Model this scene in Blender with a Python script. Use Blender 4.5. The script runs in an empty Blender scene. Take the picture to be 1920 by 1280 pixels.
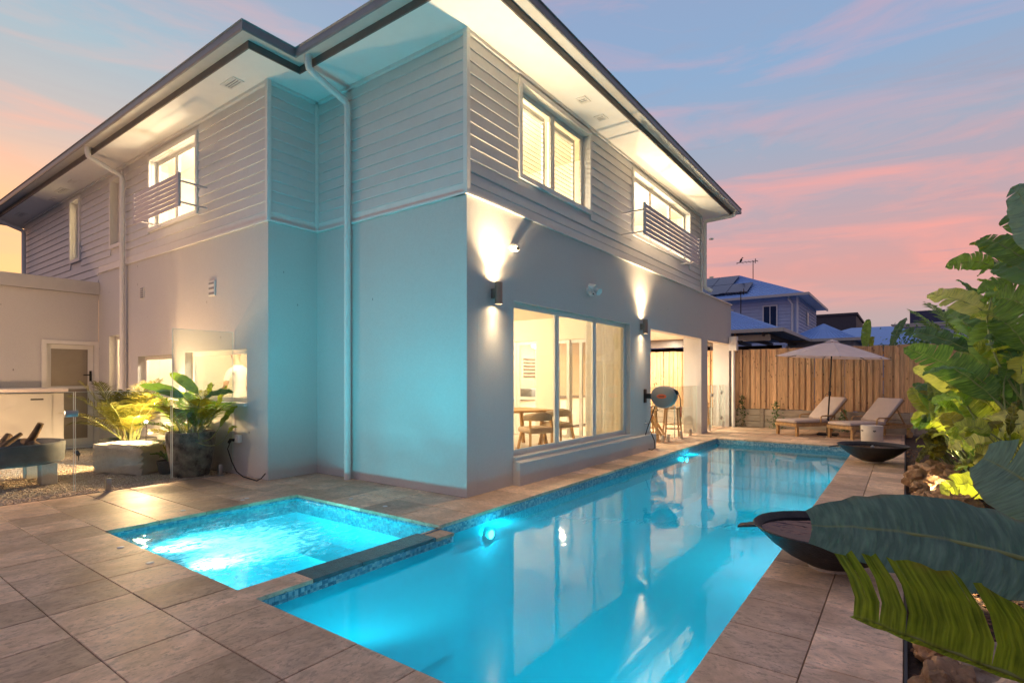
import bpy, bmesh, math, random
from mathutils import Vector, Matrix, noise
random.seed(11)
R = math.radians
scene = bpy.context.scene
C = scene.collection

# ------------------------------------------------------------------ camera
CAM_H, FPX = 1.45, 1018.0
YAW = math.atan2(737, FPX)
cam_d = bpy.data.cameras.new('Camera'); cam = bpy.data.objects.new('Camera', cam_d); C.objects.link(cam)
cam.location = (0, 0, CAM_H); cam.rotation_euler = (math.pi/2, 0, YAW)
cam_d.sensor_width = 36; cam_d.lens = FPX/1920*36; cam_d.shift_y = 70/1920
cam_d.clip_start = .05; cam_d.clip_end = 2000
scene.camera = cam
_s, _c = math.sin(YAW), math.cos(YAW)
def at(u, v, t):                     # a point seen at (u, v) of the photograph, t metres deep
    l = t*(u-960)/FPX
    return Vector((-_s*t+_c*l, _c*t+_s*l, CAM_H+(710-v)/FPX*t))

# ------------------------------------------------------------------ render settings
scene.render.engine = 'CYCLES'
cy = scene.cycles
cy.use_denoising = True
try: cy.denoiser = 'OPENIMAGEDENOISE'
except Exception: pass
cy.max_bounces = 10; cy.diffuse_bounces = 4; cy.glossy_bounces = 4; cy.transmission_bounces = 6
cy.transparent_max_bounces = 16; cy.sample_clamp_indirect = 6; cy.caustics_reflective = False; cy.caustics_refractive = False
scene.view_settings.view_transform = 'Standard'; scene.view_settings.look = 'None'
scene.view_settings.exposure = 0.72; scene.view_settings.gamma = 1
scene.view_settings.use_curve_mapping = False

# ------------------------------------------------------------------ node helpers
def N(nt, typ, inp=None, **kw):
    n = nt.nodes.new(typ)
    for k, v in kw.items(): setattr(n, k, v)
    if inp:
        for k, v in inp.items():
            if hasattr(v, 'is_output') and v.is_output: nt.links.new(v, n.inputs[k])
            else: n.inputs[k].default_value = v
    return n
def ramp(nt, fac, stops, interp='LINEAR'):
    n = nt.nodes.new('ShaderNodeValToRGB'); n.color_ramp.interpolation = interp
    e = n.color_ramp.elements
    while len(e) < len(stops): e.new(.5)
    for i, (p, c) in enumerate(stops):
        e[i].position = p; e[i].color = (*c, 1) if hasattr(c, '__len__') else (c, c, c, 1)
    nt.links.new(fac, n.inputs[0]); return n.outputs[0]
def mixc(nt, fac, a, b, mode='MIX'):
    n = nt.nodes.new('ShaderNodeMix'); n.data_type = 'RGBA'; n.blend_type = mode
    for i, v in ((0, fac), (6, a), (7, b)):
        if hasattr(v, 'is_output'): nt.links.new(v, n.inputs[i])
        else: n.inputs[i].default_value = v if i == 0 else ((*v, 1) if len(v) == 3 else v)
    return n.outputs[2]
def math_(nt, op, a, b=0.0, clamp=False):
    n = nt.nodes.new('ShaderNodeMath'); n.operation = op; n.use_clamp = clamp
    for i, v in ((0, a), (1, b)):
        if hasattr(v, 'is_output'): nt.links.new(v, n.inputs[i])
        else: n.inputs[i].default_value = v
    return n.outputs[0]

# ------------------------------------------------------------------ world: dusk sky with pink cloud streaks
SUN_EL, SUN_AZ = R(3), R(285)         # the sun has all but set beyond the house, to the left
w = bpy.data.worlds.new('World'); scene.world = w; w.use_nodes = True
nt = w.node_tree; nt.nodes.clear()
tc = N(nt, 'ShaderNodeTexCoord'); sep = N(nt, 'ShaderNodeSeparateXYZ', {0: tc.outputs['Generated']})
X, Y, Z = sep.outputs
east = ramp(nt, Z, [(0, (.42, .31, .31)), (.09, (.42, .33, .34)), (.17, (.60, .30, .28)), (.27, (.43, .33, .37)), (.36, (.31, .35, .45)), (.46, (.23, .35, .53)), (.62, (.24, .31, .48)), (1, (.27, .25, .36))])
west = ramp(nt, Z, [(0, (1.0, .48, .16)), (.12, (1.0, .50, .20)), (.24, (.95, .48, .26)), (.34, (.52, .44, .41)), (.45, (.34, .45, .51)), (.62, (.28, .33, .46)), (1, (.27, .25, .36))])
wf = N(nt, 'ShaderNodeMapRange', {0: math_(nt, 'MULTIPLY', X, -1.0), 1: .45, 2: .95}); wf.interpolation_type = 'SMOOTHSTEP'
base = mixc(nt, wf.outputs[0], east, west)
cv = N(nt, 'ShaderNodeCombineXYZ', {0: math_(nt, 'MULTIPLY', math_(nt, 'ADD', X, math_(nt, 'MULTIPLY', Z, .9)), 2.1), 1: math_(nt, 'MULTIPLY', Y, 1.6), 2: math_(nt, 'MULTIPLY', Z, 10.5)})
cn = N(nt, 'ShaderNodeTexNoise', {'Vector': cv.outputs[0], 'Scale': 1.25, 'Detail': 8, 'Roughness': .6, 'Distortion': .6})
zwin = ramp(nt, Z, [(.10, .12), (.16, 1), (.28, .8), (.38, .42), (.55, .35), (.75, .2)])
cm = math_(nt, 'MULTIPLY', ramp(nt, cn.outputs[0], [(.46, 0), (.68, 1)]), zwin)
pink = mixc(nt, wf.outputs[0], (.95, .33, .26), (.98, .40, .26))
col = mixc(nt, math_(nt, 'MULTIPLY', cm, .8), base, pink)
cv2 = N(nt, 'ShaderNodeCombineXYZ', {0: math_(nt, 'MULTIPLY', X, 1.7), 1: math_(nt, 'MULTIPLY', Y, 1.3), 2: math_(nt, 'MULTIPLY', Z, 15.0)})
cn2 = N(nt, 'ShaderNodeTexNoise', {'Vector': cv2.outputs[0], 'Scale': 1.5, 'Detail': 8, 'Roughness': .62, 'Distortion': .5})
cm2 = math_(nt, 'MULTIPLY', ramp(nt, cn2.outputs[0], [(.54, 0), (.68, 1)]), ramp(nt, Z, [(.08, 1), (.3, .7), (.45, .2)]))
col = mixc(nt, math_(nt, 'MULTIPLY', cm2, math_(nt, 'SUBTRACT', .85, math_(nt, 'MULTIPLY', wf.outputs[0], .65))), col, (.36, .28, .34))
sky = N(nt, 'ShaderNodeTexSky', sky_type='NISHITA'); sky.sun_disc = False
sky.sun_elevation = SUN_EL; sky.sun_rotation = SUN_AZ
col = mixc(nt, 1.0, col, mixc(nt, 1.0, sky.outputs[0], (.012, .012, .012), 'MULTIPLY'), 'ADD')
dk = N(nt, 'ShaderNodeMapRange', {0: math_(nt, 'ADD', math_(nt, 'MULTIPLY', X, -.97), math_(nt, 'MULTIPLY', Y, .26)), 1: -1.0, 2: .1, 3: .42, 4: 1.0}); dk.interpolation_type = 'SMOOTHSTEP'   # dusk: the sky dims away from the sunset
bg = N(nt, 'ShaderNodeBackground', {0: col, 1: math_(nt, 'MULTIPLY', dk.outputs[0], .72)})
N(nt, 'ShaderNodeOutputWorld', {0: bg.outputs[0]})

sun_d = bpy.data.lights.new('sun', 'SUN'); sun = bpy.data.objects.new('sun', sun_d); C.objects.link(sun)
sun_d.energy = .22; sun_d.angle = R(14); sun_d.color = (1, .50, .48)
sdir = Vector((math.sin(SUN_AZ)*math.cos(SUN_EL), math.cos(SUN_AZ)*math.cos(SUN_EL), math.sin(SUN_EL)))
sun.rotation_euler = sdir.to_track_quat('Z', 'Y').to_euler(); sun.location = sdir*40

# ------------------------------------------------------------------ materials
MATS = {}
def M(name, col, rough=.6, var=.12, scale=6, bump=0, bscale=60, metal=0, rnd=0, stretch=(1, 1, 1), spec=.4, trans=0, dirt=0, detail=5, marks=0):
    if name in MATS: return MATS[name]
    m = bpy.data.materials.new(name); m.use_nodes = True; nt = m.node_tree; nt.nodes.clear()
    g = N(nt, 'ShaderNodeNewGeometry'); oi = N(nt, 'ShaderNodeObjectInfo')
    off = N(nt, 'ShaderNodeVectorMath', {0: g.outputs['Position'], 1: (0, 0, 0)}, operation='ADD')
    if rnd:
        sc = N(nt, 'ShaderNodeVectorMath', {0: (31, 17, 23)}, operation='SCALE'); nt.links.new(oi.outputs['Random'], sc.inputs['Scale'])
        nt.links.new(sc.outputs[0], off.inputs[1])
    mp = N(nt, 'ShaderNodeMapping', {'Vector': off.outputs[0], 'Scale': stretch})
    no = N(nt, 'ShaderNodeTexNoise', {'Vector': mp.outputs[0], 'Scale': scale, 'Detail': detail, 'Roughness': .6})
    lo = tuple(max(0, c*(1-var)) for c in col); hi = tuple(min(1, c*(1+var)) for c in col)
    c = ramp(nt, no.outputs[0], [(.3, lo), (.7, hi)])
    if dirt:
        n2 = N(nt, 'ShaderNodeTexNoise', {'Vector': g.outputs['Position'], 'Scale': 1.3, 'Detail': 6, 'Roughness': .7})
        c = mixc(nt, math_(nt, 'MULTIPLY', ramp(nt, n2.outputs[0], [(.45, 0), (.75, 1)]), dirt), c, tuple(x*.45 for x in col))
    if marks:                      # small scuffs and nail marks in the render
        vm = N(nt, 'ShaderNodeMapping', {'Vector': off.outputs[0], 'Scale': marks[0]}); vo = N(nt, 'ShaderNodeTexVoronoi', {'Vector': vm.outputs[0], 'Scale': 1, 'Randomness': 1})
        c = mixc(nt, math_(nt, 'MULTIPLY', ramp(nt, vo.outputs['Distance'], [(marks[1], 1), (marks[1]*1.7, 0)]), .7), c, marks[2])
    if rnd:
        hs = N(nt, 'ShaderNodeHueSaturation', {'Color': c, 'Value': math_(nt, 'ADD', math_(nt, 'MULTIPLY', oi.outputs['Random'], rnd*2), 1-rnd)})
        c = hs.outputs[0]
    b = N(nt, 'ShaderNodeBsdfPrincipled', {'Base Color': c, 'Roughness': rough, 'Metallic': metal, 'Specular IOR Level': spec})
    if bump:
        nb = N(nt, 'ShaderNodeTexNoise', {'Vector': mp.outputs[0], 'Scale': bscale, 'Detail': 4})
        bp = N(nt, 'ShaderNodeBump', {'Height': nb.outputs[0], 'Strength': bump, 'Distance': .02}); nt.links.new(bp.outputs[0], b.inputs['Normal'])
    sh = b.outputs[0]
    if trans:
        tl = N(nt, 'ShaderNodeBsdfTranslucent', {'Color': c}); sh = N(nt, 'ShaderNodeMixShader', {0: trans, 1: sh, 2: tl.outputs[0]}).outputs[0]
    N(nt, 'ShaderNodeOutputMaterial', {0: sh}); MATS[name] = m; return m

def m_travertine(name, col, streak):
    m = bpy.data.materials.new(name); m.use_nodes = True; nt = m.node_tree; nt.nodes.clear()
    g = N(nt, 'ShaderNodeNewGeometry'); oi = N(nt, 'ShaderNodeObjectInfo')
    sc = N(nt, 'ShaderNodeVectorMath', {0: (31, 17, 23)}, operation='SCALE'); nt.links.new(oi.outputs['Random'], sc.inputs['Scale'])
    off = N(nt, 'ShaderNodeVectorMath', {0: g.outputs['Position'], 1: sc.outputs[0]}, operation='ADD')
    mp = N(nt, 'ShaderNodeMapping', {'Vector': off.outputs[0], 'Scale': streak})
    n1 = N(nt, 'ShaderNodeTexNoise', {'Vector': mp.outputs[0], 'Scale': 3.6, 'Detail': 13, 'Roughness': .8, 'Distortion': .9})
    n2 = N(nt, 'ShaderNodeTexNoise', {'Vector': mp.outputs[0], 'Scale': 24, 'Detail': 6, 'Roughness': .75})
    n3 = N(nt, 'ShaderNodeTexNoise', {'Vector': g.outputs['Position'], 'Scale': 2.2, 'Detail': 7, 'Roughness': .65, 'Distortion': .8})
    c = ramp(nt, n1.outputs[0], [(.30, tuple(x*.36 for x in col)), (.46, tuple(x*.78 for x in col)), (.58, col), (.74, tuple(min(1, x*1.4) for x in col))])
    c = mixc(nt, math_(nt, 'MULTIPLY', ramp(nt, n2.outputs[0], [(.53, 0), (.60, 1)]), .7), c, tuple(x*.42 for x in col))
    c = mixc(nt, math_(nt, 'MULTIPLY', ramp(nt, n3.outputs[0], [(.42, 0), (.62, 1)]), .55), c, tuple(x*.52 for x in col))
    hs = N(nt, 'ShaderNodeHueSaturation', {'Color': c, 'Value': math_(nt, 'ADD', math_(nt, 'MULTIPLY', oi.outputs['Random'], .62), .72), 'Saturation': math_(nt, 'ADD', math_(nt, 'MULTIPLY', n3.outputs[0], .5), .75)})
    pit = ramp(nt, n2.outputs[0], [(.62, 1), (.70, 0)])
    ht = math_(nt, 'ADD', math_(nt, 'MULTIPLY', n1.outputs[0], .25), pit)
    bp = N(nt, 'ShaderNodeBump', {'Height': ht, 'Strength': .35, 'Distance': .006})
    b = N(nt, 'ShaderNodeBsdfPrincipled', {'Base Color': hs.outputs[0], 'Roughness': ramp(nt, n1.outputs[0], [(.3, .42), (.7, .62)]), 'Specular IOR Level': .45, 'Normal': bp.outputs[0]})
    N(nt, 'ShaderNodeOutputMaterial', {0: b.outputs[0]}); return m
MATS['trav_y'] = m_travertine('travertine', (.72, .49, .33), (1.5, .8, 1))
MATS['trav_x'] = m_travertine('travertine_across', (.82, .56, .38), (.85, 1.35, 1))

def both_ior(nt, ior):               # the same index whichever side the thin sheet is seen from
    bf = N(nt, 'ShaderNodeNewGeometry').outputs['Backfacing']
    return math_(nt, 'ADD', math_(nt, 'MULTIPLY', bf, 1/ior-ior), ior)
def m_glass(name, tint, rough=0.0, bump=0):
    m = bpy.data.materials.new(name); m.use_nodes = True; nt = m.node_tree; nt.nodes.clear()
    fr = N(nt, 'ShaderNodeFresnel', {'IOR': both_ior(nt, 1.45)})
    t = N(nt, 'ShaderNodeBsdfTransparent', {0: (*tint, 1)}); gl = N(nt, 'ShaderNodeBsdfGlossy', {'Roughness': rough})
    mx = N(nt, 'ShaderNodeMixShader', {0: fr.outputs[0], 1: t.outputs[0], 2: gl.outputs[0]})
    N(nt, 'ShaderNodeOutputMaterial', {0: mx.outputs[0]}); MATS[name] = m; return m
m_glass('glass', (.95, .96, .94)); m_glass('fence_glass', (.92, .965, .95)); m_glass('tinted_glass', (.25, .24, .22))

def m_water(name, tint, scat, scatcol, bump, scale, stretch, foam=None, ior=1.40):
    m = bpy.data.materials.new(name); m.use_nodes = True; nt = m.node_tree; nt.nodes.clear()
    g = N(nt, 'ShaderNodeNewGeometry')
    mp = N(nt, 'ShaderNodeMapping', {'Vector': g.outputs['Position'], 'Scale': stretch})
    n1 = N(nt, 'ShaderNodeTexNoise', {'Vector': mp.outputs[0], 'Scale': scale, 'Detail': 3, 'Roughness': .5, 'Distortion': .4})
    n2 = N(nt, 'ShaderNodeTexNoise', {'Vector': g.outputs['Position'], 'Scale': .55, 'Detail': 2})
    amp = ramp(nt, n2.outputs[0], [(.35, .15), (.65, 1)])
    bp = N(nt, 'ShaderNodeBump', {'Height': math_(nt, 'MULTIPLY', n1.outputs[0], amp), 'Strength': bump, 'Distance': .02})
    fr = N(nt, 'ShaderNodeFresnel', {'IOR': both_ior(nt, ior), 'Normal': bp.outputs[0]})
    t = N(nt, 'ShaderNodeBsdfTransparent', {0: (*tint, 1)})
    tr = N(nt, 'ShaderNodeBsdfTranslucent', {0: (*scatcol, 1)})
    if foam:
        nv = N(nt, 'ShaderNodeTexNoise', {'Vector': mp.outputs[0], 'Scale': 1.5, 'Detail': 4, 'Distortion': 2.0}); scat = math_(nt, 'MULTIPLY', ramp(nt, nv.outputs[0], [(.35, .1), (.65, 1)]), scat)
    body = N(nt, 'ShaderNodeMixShader', {0: scat, 1: t.outputs[0], 2: tr.outputs[0]})
    gl = N(nt, 'ShaderNodeBsdfGlossy', {'Roughness': .035, 'Normal': bp.outputs[0]})
    sh = N(nt, 'ShaderNodeMixShader', {0: fr.outputs[0], 1: body.outputs[0], 2: gl.outputs[0]}).outputs[0]
    if foam:                       # churned bubbles where the jets come up
        fc, frad = foam
        d = N(nt, 'ShaderNodeVectorMath', {0: g.outputs['Position'], 1: fc}, operation='DISTANCE')
        fall = N(nt, 'ShaderNodeMapRange', {0: d.outputs['Value'], 1: frad, 2: .05})
        mf = N(nt, 'ShaderNodeMapping', {'Vector': g.outputs['Position'], 'Scale': (9, 4.5, 1), 'Rotation': (0, 0, .6)})
        nf = N(nt, 'ShaderNodeTexNoise', {'Vector': mf.outputs[0], 'Scale': 1.4, 'Detail': 9, 'Roughness': .72, 'Distortion': 1.4})
        k = math_(nt, 'MULTIPLY', ramp(nt, math_(nt, 'ADD', nf.outputs[0], math_(nt, 'MULTIPLY', fall.outputs[0], .28)), [(.55, 0), (.78, 1)]), .75)
        df = N(nt, 'ShaderNodeBsdfDiffuse', {0: (.85, .95, .97, 1)}); t2 = N(nt, 'ShaderNodeBsdfTranslucent', {0: (.85, .97, 1, 1)})
        fo = N(nt, 'ShaderNodeMixShader', {0: .6, 1: df.outputs[0], 2: t2.outputs[0]})
        sh = N(nt, 'ShaderNodeMixShader', {0: k, 1: sh, 2: fo.outputs[0]}).outputs[0]
    N(nt, 'ShaderNodeOutputMaterial', {0: sh}); MATS[name] = m; return m
m_water('pool_water', (.045, .70, .83), .42, (.03, .63, .77), .13, 4.0, (1.6, .6, 1), None, 1.52)
m_water('spa_water', (.13, .80, .86), .16, (.12, .80, .88), .9, 3.6, (1.6, .9, 1), foam=((-4.9, 2.55, -.05), 1.0))
m_water('bowl_water', (.12, .12, .22), .0, (.3, .3, .4), .25, 9, (1, 1, 1), None, 1.2)
def m_emit(name, col, s):
    m = bpy.data.materials.new(name); m.use_nodes = True; nt = m.node_tree; nt.nodes.clear()
    e = N(nt, 'ShaderNodeEmission', {0: (*col, 1), 1: s}); N(nt, 'ShaderNodeOutputMaterial', {0: e.outputs[0]}); MATS[name] = m
m_emit('lamp_warm', (1, .80, .52), 14); m_emit('lamp_cyan', (.55, .95, 1), 22)

def m_mosaic(name, s):
    m = bpy.data.materials.new(name); m.use_nodes = True; nt = m.node_tree; nt.nodes.clear()
    g = N(nt, 'ShaderNodeNewGeometry')
    sn = N(nt, 'ShaderNodeVectorMath', {0: g.outputs['Position'], 1: (s, s, s)}, operation='SNAP')
    wn = N(nt, 'ShaderNodeTexWhiteNoise', {'Vector': sn.outputs[0]})
    c = ramp(nt, wn.outputs['Value'], [(0, (.10, .20, .27)), (.4, (.16, .30, .38)), (.75, (.26, .40, .46)), (1, (.42, .50, .52))])
    fx = N(nt, 'ShaderNodeVectorMath', {0: N(nt, 'ShaderNodeVectorMath', {0: g.outputs['Position'], 1: (1/s, 1/s, 1/s)}, operation='MULTIPLY').outputs[0]}, operation='FRACTION')
    b = N(nt, 'ShaderNodeBsdfPrincipled', {'Base Color': c, 'Roughness': .18, 'Specular IOR Level': .6})
    N(nt, 'ShaderNodeOutputMaterial', {0: b.outputs[0]}); MATS[name] = m; return m
m_mosaic('mosaic', .025)

def m_leaf(name, c1, c2, tr=.4, gloss=.38, vein=70):
    m = bpy.data.materials.new(name); m.use_nodes = True; nt = m.node_tree; nt.nodes.clear()
    uv = N(nt, 'ShaderNodeUVMap'); oi = N(nt, 'ShaderNodeObjectInfo'); su = N(nt, 'ShaderNodeSeparateXYZ', {0: uv.outputs[0]})
    g = N(nt, 'ShaderNodeNewGeometry')
    n1 = N(nt, 'ShaderNodeTexNoise', {'Vector': g.outputs['Position'], 'Scale': 5, 'Detail': 5, 'Roughness': .6})
    wv = N(nt, 'ShaderNodeTexNoise', {'Vector': N(nt, 'ShaderNodeMapping', {'Vector': uv.outputs[0], 'Scale': (vein, 1.5, 1)}).outputs[0], 'Scale': 1, 'Detail': 3})
    f = math_(nt, 'ADD', math_(nt, 'MULTIPLY', n1.outputs[0], .4), math_(nt, 'ADD', math_(nt, 'MULTIPLY', wv.outputs[0], .75), math_(nt, 'MULTIPLY', math_(nt, 'SUBTRACT', oi.outputs['Random'], .5), .35)))
    c = ramp(nt, f, [(.38, c1), (.72, c2)])
    edge = ramp(nt, math_(nt, 'ABSOLUTE', su.outputs[1]), [(.0, 1), (.06, 0)])
    c = mixc(nt, math_(nt, 'MULTIPLY', edge, .45), c, (.30, .34, .12))
    br = math_(nt, 'MULTIPLY', ramp(nt, math_(nt, 'ABSOLUTE', su.outputs[1]), [(.86, 0), (1, 1)]), ramp(nt, n1.outputs[0], [(.5, 0), (.65, 1)]))
    c = mixc(nt, math_(nt, 'MULTIPLY', br, .7), c, (.22, .15, .06))
    bp = N(nt, 'ShaderNodeBump', {'Height': wv.outputs[0], 'Strength': .8, 'Distance': .012})
    b = N(nt, 'ShaderNodeBsdfPrincipled', {'Base Color': c, 'Roughness': gloss, 'Specular IOR Level': .5, 'Normal': bp.outputs[0]})
    t = N(nt, 'ShaderNodeBsdfTranslucent', {0: mixc(nt, 1.0, c, (1.5, 1.6, .5), 'MULTIPLY')})
    mx = N(nt, 'ShaderNodeMixShader', {0: tr, 1: b.outputs[0], 2: t.outputs[0]})
    N(nt, 'ShaderNodeOutputMaterial', {0: mx.outputs[0]}); MATS[name] = m
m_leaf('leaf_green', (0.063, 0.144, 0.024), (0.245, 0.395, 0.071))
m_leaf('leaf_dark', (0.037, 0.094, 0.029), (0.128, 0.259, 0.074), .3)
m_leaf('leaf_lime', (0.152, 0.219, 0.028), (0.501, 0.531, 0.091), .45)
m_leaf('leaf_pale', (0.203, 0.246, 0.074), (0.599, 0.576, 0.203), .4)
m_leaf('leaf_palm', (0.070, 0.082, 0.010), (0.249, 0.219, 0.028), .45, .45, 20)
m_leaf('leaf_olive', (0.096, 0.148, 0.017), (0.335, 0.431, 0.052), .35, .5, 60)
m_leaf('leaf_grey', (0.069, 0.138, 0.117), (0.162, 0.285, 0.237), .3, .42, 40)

M('render_white', (.62, .605, .59), .8, .035, 40, .5, 160, dirt=.03, marks=((3.5, 3.5, 1.7), .026, (.10, .09, .08)))
M('cladding', (.65, .64, .63), .5, .03, 5, .05, 60, rnd=.025)
M('soffit', (.80, .79, .77), .6, .02)
M('trim', (.74, .73, .71), .45, .03)
M('fascia', (.13, .11, .105), .4, .15)
M('gutter', (.22, .23, .25), .35, .08)
M('gutter_bottom', (.52, .51, .49), .4, .05)
M('roof', (.16, .17, .19), .5, .1)
M('frame', (.72, .70, .66), .35, .03)
M('frame_grey', (.33, .33, .34), .35, .05)
M('interior', (.80, .73, .60), .8, .02)
M('interior_floor', (.55, .47, .38), .35, .1, 4)
M('curtain', (.90, .86, .76), .9, .05, trans=.55)
M('blind', (.85, .82, .75), .5, .03)
M('plaster', (.42, .78, .86), .6, .06, 4)
M('paving_base', (.17, .13, .11), .9, .2)
M('ground', (.10, .085, .065), .95, .3, 2)
M('gravel_base', (.45, .35, .25), .95, .25, 30)
M('pebble', (.58, .48, .37), .7, .45, 45)
M('mulch', (.13, .065, .035), .95, .6, 40)
M('soil', (.05, .03, .02), .98, .4, 20, .5, 30)
M('rock_orange', (.34, .20, .11), .85, .45, 9, .9, 18, rnd=.2)
M('rock_tan', (.44, .33, .24), .85, .4, 8, .8, 22, rnd=.15)
M('stone_block', (.50, .46, .40), .85, .15, 6, .6, 30)
M('paling', (.60, .37, .205), .75, .30, 3.2, .25, 30, rnd=.16, stretch=(14, 14, .9), dirt=.12, detail=8, marks=((9, 9, 5), .11, (.11, .05, .025)))
M('sleeper', (.36, .30, .24), .85, .2, 3, .3, 30, rnd=.1, stretch=(1, 8, 8))
M('teak', (.46, .27, .12), .5, .25, 4, .1, 40, stretch=(4, 4, 4))
M('oak', (.52, .30, .12), .45, .25, 4, .1, 40)
M('cushion', (.62, .50, .44), .9, .05, 8, .25, 250)
M('upholstery', (.36, .27, .18), .85, .08, 8, .2, 200)
M('canvas', (.86, .76, .74), .9, .05, 4, .1, 200, trans=.25)
M('dark_metal', (.035, .035, .04), .4, .1, metal=.6)
M('steel', (.45, .45, .46), .3, .05, metal=1)
M('bronze', (.30, .26, .22), .35, .05, metal=.7)
M('black_plastic', (.015, .015, .016), .4, .05)
M('white_plastic', (.80, .79, .76), .35, .02)
M('reel_grey', (.27, .25, .235), .4, .04)
M('orange_plastic', (.85, .13, .04), .4, .03)
M('bowl_black', (.030, .028, .030), .6, .35, 14, .35, 60)
M('drum', (.62, .55, .48), .8, .06, 8, .2, 60)
M('pot_stone', (.17, .145, .12), .85, .97, 7, .6, 25, detail=9)
M('pot_dark', (.06, .06, .06), .6, .2)
M('firepit', (.10, .11, .12), .5, .25, 6, .2)
M('block', (.55, .52, .48), .85, .1, 8, .3)
M('log', (.16, .10, .06), .9, .4, 10, .5)
M('ash', (.09, .08, .08), .95, .4, 20, .5)
M('cabinet', (.74, .68, .60), .45, .02)
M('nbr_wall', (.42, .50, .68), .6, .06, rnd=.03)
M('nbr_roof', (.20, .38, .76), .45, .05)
M('nbr_dark', (.05, .045, .055), .6, .1)
M('solar', (.008, .03, .09), .15, .1)
M('beige_wall', (.60, .48, .34), .8, .05)
M('stalk', (.20, .24, .08), .5, .2, 8)
M('trunk', (.25, .20, .10), .7, .3, 14)
M('skin', (.55, .32, .22), .55, .05); M('shirt', (.75, .73, .70), .9, .04); M('shorts', (.35, .36, .40), .9, .06); M('hair', (.06, .045, .035), .7, .2)
M('flower', (.85, .30, .06), .6, .2)
M('counter', (.60, .56, .50), .3, .05); M('kitchen_door', (.78, .72, .60), .5, .02)
M('cable', (.01, .01, .011), .5, .02); M('paver_cap', (.78, .76, .74), .4, .03)
M('glass_edge_highlight', (.75, .86, .80), .15, .02)
M('wet_stone', (.085, .10, .11), .22, .3, 14, .15, 40, spec=.6)
M('screen_slat', (.55, .50, .52), .4, .04)
M('bird', (.02, .02, .02), .8, .1)

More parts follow.
